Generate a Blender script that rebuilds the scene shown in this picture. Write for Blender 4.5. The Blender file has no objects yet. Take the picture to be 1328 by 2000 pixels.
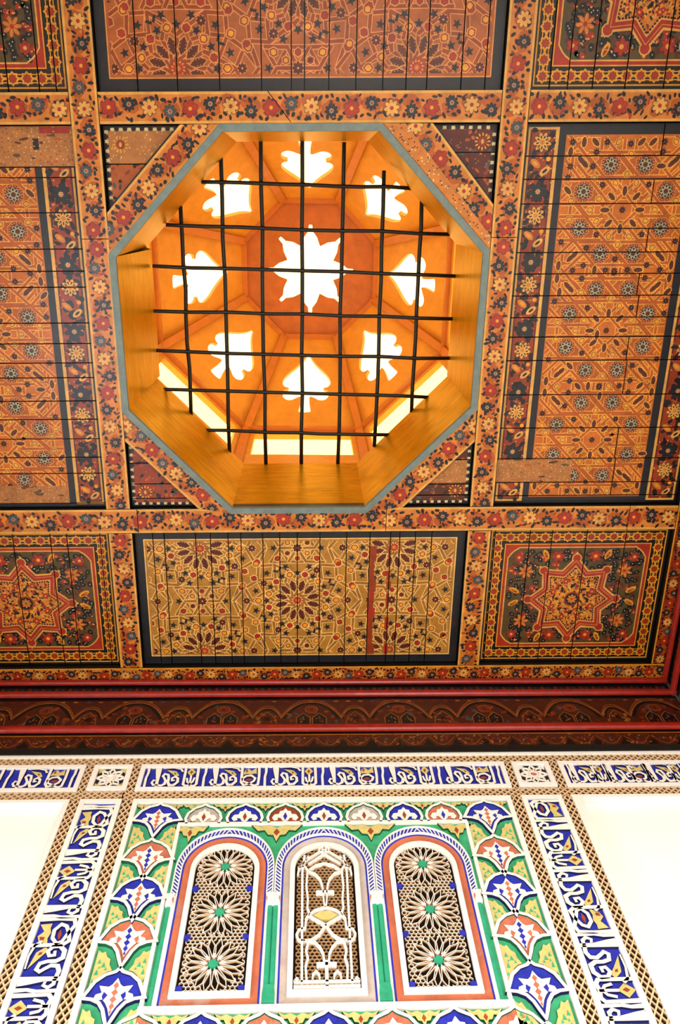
import bpy, math, random
from mathutils import Matrix, Vector
from mathutils.geometry import tessellate_polygon

R = random.Random(7)
PI = math.pi
EYE = 1.6                      # camera height above the floor
scene = bpy.context.scene
col = scene.collection

# ------------------------------------------------------------------ camera
pit, yaw, rol = math.radians(68.907), math.radians(6.106), math.radians(-5.479)
fw = Vector((math.sin(yaw) * math.cos(pit), math.cos(yaw) * math.cos(pit), math.sin(pit)))
rt = Vector((math.cos(yaw), -math.sin(yaw), 0))
up = rt.cross(fw)
rt, up = rt * math.cos(rol) + up * math.sin(rol), up * math.cos(rol) - rt * math.sin(rol)
camd = bpy.data.cameras.new('camera')
camd.sensor_fit = 'AUTO'
camd.sensor_width = 36
camd.lens = 1600 / 2000 * 36
camd.clip_start = 0.01
cam = bpy.data.objects.new('camera', camd)
col.objects.link(cam)
mw = Matrix.Identity(4)
for i, v in enumerate((rt, up, -fw)):
    for j in range(3):
        mw[j][i] = v[j]
mw[0][3], mw[1][3], mw[2][3] = 0, 0, EYE
cam.matrix_world = mw
scene.camera = cam

# ------------------------------------------------------------------ light
scene.view_settings.view_transform = 'Standard'
scene.view_settings.look = 'None'
scene.view_settings.exposure = 0.26
scene.view_settings.gamma = 1.0
scene.view_settings.use_curve_mapping = False
world = bpy.data.worlds.new('sky')
scene.world = world
world.use_nodes = True
bg = world.node_tree.nodes['Background']
bg.inputs[0].default_value = (0.92, 0.96, 1.0, 1)
bg.inputs[1].default_value = 1.0


def area(name, loc, target, sx, sy, power, color):
    ld = bpy.data.lights.new(name, 'AREA')
    ld.shape = 'RECTANGLE'
    ld.size, ld.size_y = sx, sy
    ld.energy = power
    ld.color = color
    o = bpy.data.objects.new(name, ld)
    col.objects.link(o)
    o.location = loc
    d = Vector(target) - Vector(loc)
    o.rotation_euler = d.to_track_quat('-Z', 'Y').to_euler()
    return o


# daylight coming in through the tall doorway behind the camera and the two side windows
area('doorway_daylight', (0.45, -1.0, 1.35), (0.5, 1.95, 1.6), 1.7, 2.3, 80, (1.0, 0.94, 0.85))
area('window_daylight_west', (-1.60, 0.95, 1.45), (0.2, 0.95, 2.0), 1.1, 1.2, 56, (0.82, 0.9, 1.0))
area('window_daylight_east', (1.50, 0.55, 1.5), (0.0, 1.0, 2.2), 1.2, 1.5, 16, (1.0, 0.93, 0.85))

# ------------------------------------------------------------------ materials
M = {}


def lin(c):
    c /= 255.0
    return c / 12.92 if c <= 0.04045 else ((c + 0.055) / 1.055) ** 2.4


def mat(name, rgb, rough=0.5, var=0.25, scale=18.0, bump=0.05, metal=0.0, spec=0.5, coat=0.0, worn=None, wornamt=0.0, stretch=None):
    m = bpy.data.materials.new(name)
    m.use_nodes = True
    nt = m.node_tree
    b = nt.nodes['Principled BSDF']
    b.inputs['Roughness'].default_value = rough
    b.inputs['Metallic'].default_value = metal
    b.inputs['Specular IOR Level'].default_value = spec
    if coat:
        b.inputs['Coat Weight'].default_value = coat
        b.inputs['Coat Roughness'].default_value = 0.18
    base = tuple(lin(v) for v in rgb)
    tc = nt.nodes.new('ShaderNodeTexCoord')
    mp = nt.nodes.new('ShaderNodeMapping')
    if stretch:
        mp.inputs['Scale'].default_value = stretch
    nt.links.new(tc.outputs['Object'], mp.inputs['Vector'])
    n = nt.nodes.new('ShaderNodeTexNoise')
    n.inputs['Scale'].default_value = scale
    n.inputs['Detail'].default_value = 6
    n.inputs['Roughness'].default_value = 0.65
    nt.links.new(mp.outputs[0], n.inputs['Vector'])
    ramp = nt.nodes.new('ShaderNodeValToRGB')
    ramp.color_ramp.elements[0].position = 0.3
    ramp.color_ramp.elements[1].position = 0.7
    lo, hi = 1 - var, 1 + var * 0.6
    ramp.color_ramp.elements[0].color = (base[0] * lo, base[1] * lo, base[2] * lo, 1)
    ramp.color_ramp.elements[1].color = (min(1, base[0] * hi), min(1, base[1] * hi), min(1, base[2] * hi), 1)
    nt.links.new(n.outputs['Fac'], ramp.inputs['Fac'])
    out = ramp.outputs['Color']
    if worn:
        n2 = nt.nodes.new('ShaderNodeTexNoise')
        n2.inputs['Scale'].default_value = 5.0
        n2.inputs['Detail'].default_value = 9
        n2.inputs['Roughness'].default_value = 0.75
        nt.links.new(tc.outputs['Object'], n2.inputs['Vector'])
        r2 = nt.nodes.new('ShaderNodeValToRGB')
        r2.color_ramp.elements[0].position = 0.56
        r2.color_ramp.elements[1].position = 0.74
        nt.links.new(n2.outputs['Fac'], r2.inputs['Fac'])
        mul = nt.nodes.new('ShaderNodeMath')
        mul.operation = 'MULTIPLY'
        mul.inputs[1].default_value = wornamt
        nt.links.new(r2.outputs['Color'], mul.inputs[0])
        mx = nt.nodes.new('ShaderNodeMix')
        mx.data_type = 'RGBA'
        nt.links.new(mul.outputs[0], mx.inputs[0])
        nt.links.new(out, mx.inputs[6])
        mx.inputs[7].default_value = tuple(lin(v) for v in worn) + (1,)
        out = mx.outputs[2]
    nt.links.new(out, b.inputs['Base Color'])
    if bump:
        bp = nt.nodes.new('ShaderNodeBump')
        bp.inputs['Strength'].default_value = bump
        bp.inputs['Distance'].default_value = 0.004
        nt.links.new(n.outputs['Fac'], bp.inputs['Height'])
        nt.links.new(bp.outputs[0], b.inputs['Normal'])
    M[name] = m
    return m


def emit_mat(name, rgb, strength):
    m = bpy.data.materials.new(name)
    m.use_nodes = True
    b = m.node_tree.nodes['Principled BSDF']
    c = tuple(lin(v) for v in rgb) + (1,)
    b.inputs['Base Color'].default_value = c
    b.inputs['Emission Color'].default_value = c
    b.inputs['Emission Strength'].default_value = strength
    b.inputs['Roughness'].default_value = 0.4
    M[name] = m


WORN = (118, 56, 16)
CEILING_DIM = 0.86       # scales every ceiling colour down, in place of dimmer light there


def pmat(name, rgb, **k):        # old varnished paint on the ceiling boards
    a = dict(rough=0.34, var=0.28, scale=26, bump=0.10, spec=0.28, worn=WORN, wornamt=0.40)
    a.update(k)
    rgb = tuple(v * CEILING_DIM for v in rgb)
    mat(name, rgb, **a)


pmat('paint_orange', (200, 116, 38))
pmat('paint_deep_orange', (170, 80, 18))
pmat('paint_field_orange', (192, 98, 20))
pmat('paint_tan', (172, 116, 40))
pmat('paint_strap_tan', (150, 96, 34))
pmat('paint_cream', (214, 156, 72), wornamt=0.3)
pmat('paint_pale', (206, 190, 140), wornamt=0.3)
pmat('paint_yellow', (222, 146, 30), wornamt=0.3)
pmat('paint_red', (160, 40, 20), wornamt=0.3)
pmat('paint_brick', (140, 50, 18))
pmat('paint_maroon', (86, 24, 16))
pmat('paint_brown', (84, 36, 16))
pmat('paint_black', (17, 13, 13), wornamt=0.15)
pmat('paint_blueblack', (27, 28, 33), wornamt=0.12)
pmat('paint_slate', (66, 72, 74), wornamt=0.25)
pmat('paint_olive', (82, 62, 28))
pmat('paint_sage', (176, 166, 128), wornamt=0.2)
pmat('paint_strapline', (240, 190, 108), wornamt=0.2)
pmat('paint_line', (236, 164, 62), wornamt=0.3)
pmat('rust_ground', (166, 84, 30))
pmat('rust_strap', (142, 60, 20))
pmat('rust_line', (216, 138, 70), wornamt=0.3)
pmat('paint_white', (228, 206, 180), wornamt=0.2)
pmat('paint_rubbed', (170, 106, 50), wornamt=0.7, worn=(110, 62, 36))
pmat('wood_dark', (16, 9, 7), wornamt=0.0)
pmat('frieze_brown', (74, 28, 14), wornamt=0.2)
pmat('frieze_red', (120, 40, 18), wornamt=0.2)
pmat('frieze_line', (156, 92, 34), wornamt=0.2)
pmat('moulding_red', (156, 30, 16), rough=0.3, wornamt=0.25, worn=(100, 22, 16), spec=0.4)
mat('lining_gold', (200, 146, 6), rough=0.3, var=0.3, scale=9, bump=0.12, spec=0.07, metal=0.55, stretch=(1, 1, 5), worn=(128, 86, 0), wornamt=0.6)
M['lining_gold'].node_tree.nodes['Principled BSDF'].inputs['Specular Tint'].default_value = (1.0, 0.68, 0.12, 1)
mat('edge_teal', (88, 102, 96), rough=0.5, var=0.25, scale=30, bump=0.15, worn=(70, 80, 70), wornamt=0.5)
mat('lantern_orange', (216, 146, 40), rough=0.45, var=0.16, scale=12, bump=0.06, worn=(206, 120, 28), wornamt=0.4)
mat('lantern_brown', (190, 106, 46), rough=0.5, var=0.2, scale=14, bump=0.08, worn=(120, 54, 26), wornamt=0.5)
mat('lantern_rib', (196, 112, 28), rough=0.42, var=0.16, scale=14, bump=0.05)
mat('iron', (22, 18, 16), rough=0.45, var=0.3, scale=60, bump=0.2, metal=0.4)
mat('plaster_white', (236, 228, 218), rough=0.8, var=0.06, scale=40, bump=0.12, spec=0.2, worn=(216, 196, 172), wornamt=0.35)
mat('plaster_letter', (238, 228, 214), rough=0.75, var=0.08, scale=50, bump=0.12, spec=0.2, worn=(206, 180, 150), wornamt=0.35)
mat('plaster_wall', (244, 240, 232), rough=0.85, var=0.03, scale=6, bump=0.03, spec=0.15)
mat('plaster_tan', (222, 188, 146), rough=0.85, var=0.12, scale=60, bump=0.15, spec=0.15, worn=(196, 150, 104), wornamt=0.4)
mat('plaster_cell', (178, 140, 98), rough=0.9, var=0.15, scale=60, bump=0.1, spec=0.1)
mat('hollow_shade', (24, 14, 9), rough=0.9, var=0.3, scale=40, bump=0.0, spec=0.1)  # near-black colour stands in for deep shade behind the window screens
mat('lattice_shade_dirt', (44, 26, 15), rough=0.9, var=0.3, scale=40, bump=0.0, spec=0.1)  # shadow and dirt of the lattice holes, put into the ground colour
mat('stucco_blue', (38, 48, 168), rough=0.6, var=0.3, scale=35, bump=0.12, spec=0.3, worn=(70, 84, 190), wornamt=0.4)
mat('stucco_navy_shade', (22, 24, 70), rough=0.7, var=0.2, scale=35, bump=0.0, spec=0.2)  # recess shading painted on the sides of letters and blue medallions
mat('stucco_green_shade', (24, 84, 56), rough=0.7, var=0.2, scale=35, bump=0.0, spec=0.2)  # recess shading painted on the sides of leaves and outlines
mat('stucco_green', (62, 168, 118), rough=0.6, var=0.25, scale=35, bump=0.12, spec=0.3, worn=(96, 176, 130), wornamt=0.4)
mat('stucco_tan', (206, 188, 116), rough=0.7, var=0.18, scale=35, bump=0.12, spec=0.2, worn=(190, 166, 100), wornamt=0.4)
mat('stucco_red', (196, 112, 84), rough=0.65, var=0.25, scale=35, bump=0.12, spec=0.3, worn=(214, 160, 134), wornamt=0.5)
mat('stucco_rust', (150, 66, 36), rough=0.65, var=0.25, scale=35, bump=0.1, spec=0.3)
mat('stucco_orange', (188, 104, 72), rough=0.65, var=0.25, scale=12, bump=0.1, spec=0.3, worn=(176, 160, 150), wornamt=1.0)
mat('stucco_grey', (186, 172, 162), rough=0.7, var=0.2, scale=14, bump=0.1, spec=0.2, worn=(200, 126, 92), wornamt=0.6)
mat('stucco_black', (34, 30, 38), rough=0.7, var=0.2, scale=35, bump=0.1, spec=0.2)
mat('column_teal', (44, 158, 118), rough=0.5, var=0.22, scale=22, bump=0.08, spec=0.4, worn=(110, 160, 130), wornamt=0.6)
mat('floor_tile', (176, 140, 104), rough=0.4, var=0.15, scale=8, bump=0.02)
emit_mat('pane_pale', (255, 250, 188), 1.5)
emit_mat('pane_yellow', (255, 232, 140), 2.0)


# ------------------------------------------------------------------ objects
def link(o, parent=None):
    col.objects.link(o)
    if parent is not None:
        o.parent = parent
    return o


def thing(name, label, cat, group=None, loc=(0, 0, 0)):
    o = bpy.data.objects.new(name, None)
    o.empty_display_size = 0.05
    link(o)
    o['kind'] = 'thing'
    o['label'] = label
    o['category'] = cat
    if group:
        o['group'] = group
    return o


class MB:
    def __init__(self):
        self.v, self.f, self.m, self.mats = [], [], [], []

    def mi(self, name):
        if name not in self.mats:
            self.mats.append(name)
        return self.mats.index(name)

    def face(self, pts, m):
        b = len(self.v)
        self.v.extend(pts)
        self.f.append(tuple(range(b, b + len(pts))))
        self.m.append(self.mi(m))

    def box(self, x0, x1, y0, y1, z0, z1, m):
        b = len(self.v)
        self.v += [(x0, y0, z0), (x1, y0, z0), (x1, y1, z0), (x0, y1, z0), (x0, y0, z1), (x1, y0, z1), (x1, y1, z1), (x0, y1, z1)]
        k = self.mi(m)
        for f in ((3, 2, 1, 0), (4, 5, 6, 7), (0, 1, 5, 4), (1, 2, 6, 5), (2, 3, 7, 6), (3, 0, 4, 7)):
            self.f.append(tuple(b + i for i in f))
            self.m.append(k)

    def beam(self, a, b, w, h, m, upv=(0, 0, 1)):      # square bar between two points
        a, b = Vector(a), Vector(b)
        d = (b - a).normalized()
        s = d.cross(Vector(upv)).normalized()
        u = s.cross(d).normalized()
        k = len(self.v)
        for p in (a, b):
            for (i, j) in ((-1, -1), (1, -1), (1, 1), (-1, 1)):
                self.v.append(tuple(p + s * (i * w / 2) + u * (j * h / 2)))
        mm = self.mi(m)
        for f in ((3, 2, 1, 0), (4, 5, 6, 7), (0, 1, 5, 4), (1, 2, 6, 5), (2, 3, 7, 6), (3, 0, 4, 7)):
            self.f.append(tuple(k + i for i in f))
            self.m.append(mm)

    def tube(self, pts, r, m, n=8):
        mm = self.mi(m)
        rings = []
        for i, p in enumerate(pts):
            a = Vector(pts[max(0, i - 1)])
            b = Vector(pts[min(len(pts) - 1, i + 1)])
            d = (b - a).normalized()
            s = d.cross(Vector((0.0, 0.3, 1.0))).normalized()
            u = s.cross(d)
            k = len(self.v)
            for q in range(n):
                t = 2 * PI * q / n
                self.v.append(tuple(Vector(p) + s * (r * math.cos(t)) + u * (r * math.sin(t))))
            rings.append(k)
        for i in range(len(rings) - 1):
            for q in range(n):
                a, b = rings[i], rings[i + 1]
                self.f.append((a + q, a + (q + 1) % n, b + (q + 1) % n, b + q))
                self.m.append(mm)
        for k in (rings[0], rings[-1]):
            self.f.append(tuple(k + q for q in range(n)))
            self.m.append(mm)

    # relief on a flat ground; mp(u, v, d) is the 3D point at height d above the ground
    def prism(self, mp, pts, d0, d1, m, side=None, bev=0.0):
        n = len(pts)
        if sum(pts[i][0] * pts[(i + 1) % n][1] - pts[(i + 1) % n][0] * pts[i][1] for i in range(n)) < 0:
            pts = pts[::-1]
        top = pts
        if bev:
            cx = sum(p[0] for p in pts) / n
            cy = sum(p[1] for p in pts) / n
            top = []
            for p in pts:
                L = math.hypot(p[0] - cx, p[1] - cy) or 1
                k = max(0.2, 1 - bev / L)
                top.append((cx + (p[0] - cx) * k, cy + (p[1] - cy) * k))
        self.face([mp(p[0], p[1], d1) for p in top], m)
        for i in range(n):
            j = (i + 1) % n
            self.face([mp(*pts[i], d0), mp(*pts[j], d0), mp(*top[j], d1), mp(*top[i], d1)], side or m)

    def ribbon(self, mp, pts, w, d0, d1, m, closed=False, side=None, taper=0.72):
        n = len(pts)
        W = [(p[2] if len(p) > 2 else w) for p in pts]
        L, Rr, Lt, Rt = [], [], [], []
        for i in range(n):
            if closed:
                a, b = pts[i - 1], pts[(i + 1) % n]
            else:
                a, b = pts[max(0, i - 1)], pts[min(n - 1, i + 1)]
            p = pts[i]
            d1x, d1y = p[0] - a[0], p[1] - a[1]
            d2x, d2y = b[0] - p[0], b[1] - p[1]
            l1, l2 = math.hypot(d1x, d1y), math.hypot(d2x, d2y)
            if l1 < 1e-9:
                d1x, d1y, l1 = d2x, d2y, l2
            if l2 < 1e-9:
                d2x, d2y, l2 = d1x, d1y, l1
            tx, ty = d1x / l1 + d2x / l2, d1y / l1 + d2y / l2
            tl = math.hypot(tx, ty)
            if tl < 1e-6:
                tx, ty, tl = d2x / l2, d2y / l2, 1
            tx, ty = tx / tl, ty / tl
            c = max(0.5, tx * d2x / l2 + ty * d2y / l2)
            h = W[i] / 2 / c
            nx, ny = -ty, tx
            L.append((p[0] + nx * h, p[1] + ny * h))
            Rr.append((p[0] - nx * h, p[1] - ny * h))
            Lt.append((p[0] + nx * h * taper, p[1] + ny * h * taper))
            Rt.append((p[0] - nx * h * taper, p[1] - ny * h * taper))
        for i in range(n if closed else n - 1):
            j = (i + 1) % n
            self.face([mp(*Rt[i], d1), mp(*Rt[j], d1), mp(*Lt[j], d1), mp(*Lt[i], d1)], m)
            self.face([mp(*Rr[i], d0), mp(*Rr[j], d0), mp(*Rt[j], d1), mp(*Rt[i], d1)], side or m)
            self.face([mp(*L[j], d0), mp(*L[i], d0), mp(*Lt[i], d1), mp(*Lt[j], d1)], side or m)
        if not closed:
            self.face([mp(*L[0], d0), mp(*Rr[0], d0), mp(*Rt[0], d1), mp(*Lt[0], d1)], side or m)
            self.face([mp(*Rr[-1], d0), mp(*L[-1], d0), mp(*Lt[-1], d1), mp(*Rt[-1], d1)], side or m)

    def mesh(self, name):
        me = bpy.data.meshes.new(name)
        me.from_pydata(self.v, [], self.f)
        for n in self.mats:
            me.materials.append(M[n])
        me.polygons.foreach_set('material_index', self.m)
        me.update()
        return me

    def build(self, name, parent=None, smooth=False):
        me = self.mesh(name)
        if smooth:
            me.polygons.foreach_set('use_smooth', [True] * len(me.polygons))
        return link(bpy.data.objects.new(name, me), parent)


def tag(o, label, cat, group=None):
    o['kind'] = 'thing'
    o['label'] = label
    o['category'] = cat
    if group:
        o['group'] = group
    return o


def struct(o):
    o['kind'] = 'structure'
    return o


def clip(poly, cl):
    out = poly
    n = len(cl)
    for i in range(n):
        ax, ay = cl[i]
        bx, by = cl[(i + 1) % n]
        ex, ey = bx - ax, by - ay
        inp, out = out, []
        if not inp:
            return out
        px, py = inp[-1]
        pd = ex * (py - ay) - ey * (px - ax)
        for (qx, qy) in inp:
            qd = ex * (qy - ay) - ey * (qx - ax)
            if (qd >= 0) != (pd >= 0):
                t = pd / (pd - qd)
                out.append((px + (qx - px) * t, py + (qy - py) * t))
            if qd >= 0:
                out.append((qx, qy))
            px, py, pd = qx, qy, qd
    return out


def area2(p):
    n = len(p)
    return sum(p[i][0] * p[(i + 1) % n][1] - p[(i + 1) % n][0] * p[i][1] for i in range(n))


class Paint:
    """Flat painted ornament: coloured polygons in thin layers of paint, laid on boards and cut at their joints."""

    def __init__(self):
        self.p = []

    def poly(self, l, c, pts):
        xs = [p[0] for p in pts]
        ys = [p[1] for p in pts]
        self.p.append((l, c, pts, min(xs), max(xs), min(ys), max(ys)))

    def rect(self, l, c, x0, y0, x1, y1):
        self.poly(l, c, [(x0, y0), (x1, y0), (x1, y1), (x0, y1)])

    def ell(self, l, c, x, y, a, b, rot=0.0, n=9):
        cr, sr = math.cos(rot), math.sin(rot)
        self.poly(l, c, [(x + a * math.cos(t) * cr - b * math.sin(t) * sr, y + a * math.cos(t) * sr + b * math.sin(t) * cr)
                         for t in (2 * PI * k / n for k in range(n))])

    def fan(self, l, c, x, y, pts):
        n = len(pts)
        for i in range(n):
            self.poly(l, c, [(x, y), pts[i], pts[(i + 1) % n]])

    def star(self, l, c, x, y, r0, r1, n, rot=0.0):
        self.fan(l, c, x, y, [(x + (r1 if k % 2 == 0 else r0) * math.cos(rot + PI * k / n),
                               y + (r1 if k % 2 == 0 else r0) * math.sin(rot + PI * k / n)) for k in range(2 * n)])

    def line(self, l, c, p, q, w):
        dx, dy = q[0] - p[0], q[1] - p[1]
        L = math.hypot(dx, dy)
        if L < 1e-9:
            return
        nx, ny = -dy / L * w / 2, dx / L * w / 2
        ex, ey = dx / L * w * 0.3, dy / L * w * 0.3
        self.poly(l, c, [(p[0] - nx - ex, p[1] - ny - ey), (q[0] - nx + ex, q[1] - ny + ey), (q[0] + nx + ex, q[1] + ny + ey), (p[0] + nx - ex, p[1] + ny - ey)])

    def pline(self, l, c, pts, w, closed=False):
        n = len(pts)
        for i in range(n if closed else n - 1):
            self.line(l, c, pts[i], pts[(i + 1) % n], w)

    def strap(self, l, p, q, w, fill, edge, k=0.6):
        self.line(l, edge, p, q, w)
        self.line(l + 1, fill, p, q, w * k)

    def flower(self, l, x, y, r, n, c, cc, rot=0.0, wid=0.34, cr=0.3, outline=None):
        if outline:
            for k in range(n):
                t = rot + 2 * PI * k / n
                self.ell(l, outline, x + math.cos(t) * r * 0.6, y + math.sin(t) * r * 0.6, r * 0.5, r * (wid + 0.07), t, 7)
        for k in range(n):
            t = rot + 2 * PI * k / n
            self.ell(l + 1, c, x + math.cos(t) * r * 0.6, y + math.sin(t) * r * 0.6, r * 0.42, r * wid, t, 7)
        self.ell(l + 2, cc, x, y, r * cr, r * cr, 0, 8)

    def boards(self, boards, mp, parent, name='plank', d=0.0, thick=0.018, body='paint_brown', flip=False, uneven=0.0009, gap=0.0019, collect=None):
        objs = []
        for bpoly in boards:
            if area2(bpoly) < 0:
                bpoly = bpoly[::-1]
            cx = sum(p[0] for p in bpoly) / len(bpoly)
            cy = sum(p[1] for p in bpoly) / len(bpoly)
            # shrink by half the joint width
            sh = []
            n = len(bpoly)
            for i in range(n):
                a, p, b = bpoly[i - 1], bpoly[i], bpoly[(i + 1) % n]
                u1 = Vector((p[0] - a[0], p[1] - a[1])).normalized()
                u2 = Vector((b[0] - p[0], b[1] - p[1])).normalized()
                bis = Vector((-u1.y - u2.y, u1.x + u2.x))
                if bis.length < 1e-6:
                    bis = Vector((-u1.y, u1.x))
                bis.normalize()
                co = max(0.35, bis.dot(Vector((-u1.y, u1.x))))
                sh.append((p[0] + bis.x * gap / co, p[1] + bis.y * gap / co))
            bpoly = sh
            xs = [p[0] for p in bpoly]
            ys = [p[1] for p in bpoly]
            bx0, bx1, by0, by1 = min(xs), max(xs), min(ys), max(ys)
            dd = d + R.uniform(-uneven, uneven)
            mb = MB()
            n = len(bpoly)

            def put(pts, dep, m):
                pts = [mp(p[0], p[1], dep) for p in pts]
                mb.face(pts[::-1] if flip else pts, m)
            put(bpoly, dd, body)
            for i in range(n):
                j = (i + 1) % n
                put([bpoly[i], bpoly[i]], dd, body) if False else None
                q = [mp(*bpoly[i], dd - thick), mp(*bpoly[j], dd - thick), mp(*bpoly[j], dd), mp(*bpoly[i], dd)]
                mb.face(q[::-1] if flip else q, 'wood_dark')
            put(bpoly[::-1], dd - thick, 'wood_dark')
            for ip, (l, c, pts, x0, x1, y0, y1) in enumerate(self.p):
                if x1 <= bx0 or x0 >= bx1 or y1 <= by0 or y0 >= by1:
                    continue
                q = clip(pts, bpoly)
                if len(q) < 3:
                    continue
                a = area2(q)
                if abs(a) < 1e-8:
                    continue
                if a < 0:
                    q = q[::-1]
                put(q, dd + 0.0002 + l * 0.00009 + (ip % 29) * 0.000003, c)
            objs.append(mb.build(name, parent))
        return objs


# ------------------------------------------------------------------ room dimensions (metres; the camera stands at x = y = 0)
ZC = 3.0 + EYE          # underside of the ceiling beams
YC = 1.915              # face of the cornice on the front wall
YW = 1.95               # face of the plaster frame on the front wall
XM = -0.029             # middle of the ceiling
XR, XL = 1.535, -1.593  # cornice faces at the sides
YB = -1.0               # cornice face at the back
REC = 0.03              # panels lie this much above the beams


def sk(y):
    return -0.0224 + 0.0091 * y


def cm(u, v, d):        # the old ceiling is slightly out of square
    return (u, v + u * sk(v), ZC - d)


def mir(x):
    return 2 * XM - x


# ------------------------------------------------------------------ the setting
OCT = [(-0.300, -0.230), (0.240, -0.230), (0.634, 0.176), (0.632, 0.746), (0.228, 1.156), (-0.306, 1.156), (-0.692, 0.748), (-0.697, 0.182)]
mb = MB()
outer = [Vector((-1.9, -1.3, 0)), Vector((1.85, -1.3, 0)), Vector((1.85, 2.2, 0)), Vector((-1.9, 2.2, 0))]
hole = [Vector((XM + (x - XM) * 1.03, 0.462 + (y - 0.462) * 1.03, 0)) for x, y in OCT]
hole = [Vector(cm(h.x, h.y, 0)[:2] + (0,)) for h in hole]
allp = outer + hole
for t in tessellate_polygon([outer, hole]):
    for z, rev in ((ZC + 0.062, False), (ZC + 0.14, True)):
        p = [(allp[i].x, allp[i].y, z) for i in t]
        a = area2([q[:2] for q in p])
        if (a > 0) != rev:
            p = p[::-1]
        mb.face(p, 'wood_dark')
struct(mb.build('ceiling'))
mb = MB()
mb.box(-1.9, 1.85, -1.3, 2.2, -0.1, 0.0, 'floor_tile')
struct(mb.build('floor'))
mb = MB()
mb.box(-1.9, 1.85, YW + 0.03, YW + 0.25, 0, ZC + 0.06, 'plaster_wall')
struct(mb.build('wall_front'))
mb = MB()
mb.box(1.57, 1.85, -1.3, YW + 0.03, 0, 0.75, 'plaster_wall')
mb.box(1.57, 1.85, -1.3, YW + 0.03, 2.25, ZC + 0.06, 'plaster_wall')
mb.box(1.57, 1.85, -1.3, -0.05, 0.75, 2.25, 'plaster_wall')
mb.box(1.57, 1.85, 1.15, YW + 0.03, 0.75, 2.25, 'plaster_wall')
struct(mb.build('wall_right'))
mb = MB()
mb.box(-1.9, -1.63, -1.3, YW + 0.03, 0, 0.75, 'plaster_wall')
mb.box(-1.9, -1.63, -1.3, YW + 0.03, 2.25, ZC + 0.06, 'plaster_wall')
mb.box(-1.9, -1.63, -1.3, 0.35, 0.75, 2.25, 'plaster_wall')
mb.box(-1.9, -1.63, 1.55, YW + 0.03, 0.75, 2.25, 'plaster_wall')
struct(mb.build('wall_left'))
mb = MB()
mb.box(-1.63, 1.57, -1.3, -1.04, 2.55, ZC + 0.06, 'plaster_wall')
mb.box(-1.63, -0.62, -1.3, -1.04, 0, 2.55, 'plaster_wall')
mb.box(1.32, 1.57, -1.3, -1.04, 0, 2.55, 'plaster_wall')
struct(mb.build('wall_back'))


# ------------------------------------------------------------------ painted ornament of the ceiling
def floral(P, x0, x1, w, seed, l=0, ground='paint_orange', edge='paint_cream', vert=False, y0=0.0, bands=True, dense=1.0):
    """a running band of flowers along x (or along y when vert), from x0 to x1, y0..y0+w"""
    rg = random.Random(seed)
    Q = Paint()
    Q.rect(l, ground, x0, y0, x1, y0 + w)
    b = w * 0.095 if bands else 0
    if bands:
        Q.rect(l + 1, edge, x0, y0, x1, y0 + b)
        Q.rect(l + 1, edge, x0, y0 + w - b, x1, y0 + w)
    iw = w - 2 * b
    step = iw * 0.84 / dense
    n = max(1, int(round((x1 - x0) / step)))
    step = (x1 - x0) / n
    ym = y0 + w / 2
    # soft darker patches of red under the flowers
    for k in range(n):
        Q.ell(l + 1, 'paint_deep_orange', x0 + (k + 0.5) * step, ym + rg.uniform(-.2, .2) * iw, step * 0.55, iw * 0.3, rg.uniform(-.6, .6), 8)
    for k in range(n * 3):
        x = x0 + (k + rg.random()) * step / 3
        y = ym + rg.choice((-1, 1)) * iw * rg.uniform(0.12, 0.42)
        t = rg.uniform(0, PI)
        Q.ell(l + 2, rg.choice(('paint_brick', 'paint_red', 'paint_maroon', 'paint_brick')), x, y, iw * rg.uniform(.08, .15), iw * rg.uniform(.04, .07), t, 7)
    for k in range(n * 7):
        x = x0 + (k + rg.random()) * step / 7
        y = ym + (1 if k % 2 else -1) * iw * rg.uniform(0.16, 0.45)
        t = rg.uniform(0, PI)
        Q.ell(l + 3, rg.choice(('paint_black', 'paint_blueblack', 'paint_black', 'paint_black')), x, y, iw * rg.uniform(.075, .15), iw * rg.uniform(.05, .085), t, 7)
    for k in range(n):
        x = x0 + (k + 0.5) * step
        if k % 2 == 0:
            y = ym + rg.uniform(-.06, .06) * iw
            if (k // 2) % 2 == 0:
                Q.flower(l + 4, x, y, iw * .33, 6, 'paint_red', 'paint_yellow', rg.random(), .36, .24, 'paint_maroon')
            else:
                Q.flower(l + 4, x, y, iw * .33, 8, 'paint_cream', 'paint_red', rg.random(), .25, .26, 'paint_maroon')
        else:
            y = ym + (1 if (k // 2) % 2 else -1) * iw * .14
            Q.flower(l + 4, x, y, iw * .27, 9, 'paint_slate' if rg.random() < .3 else 'paint_blueblack', 'paint_brick', rg.random(), .2, .28, 'paint_black')
            Q.star(l + 7, 'paint_sage', x, y, iw * .06, iw * .12, 8)
            Q.ell(l + 8, 'paint_red', x, y, iw * .055, iw * .055)
    for (a, c, pts, *_r) in Q.p:
        P.poly(a, c, [(p[1], p[0]) for p in pts] if vert else pts)


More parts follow.
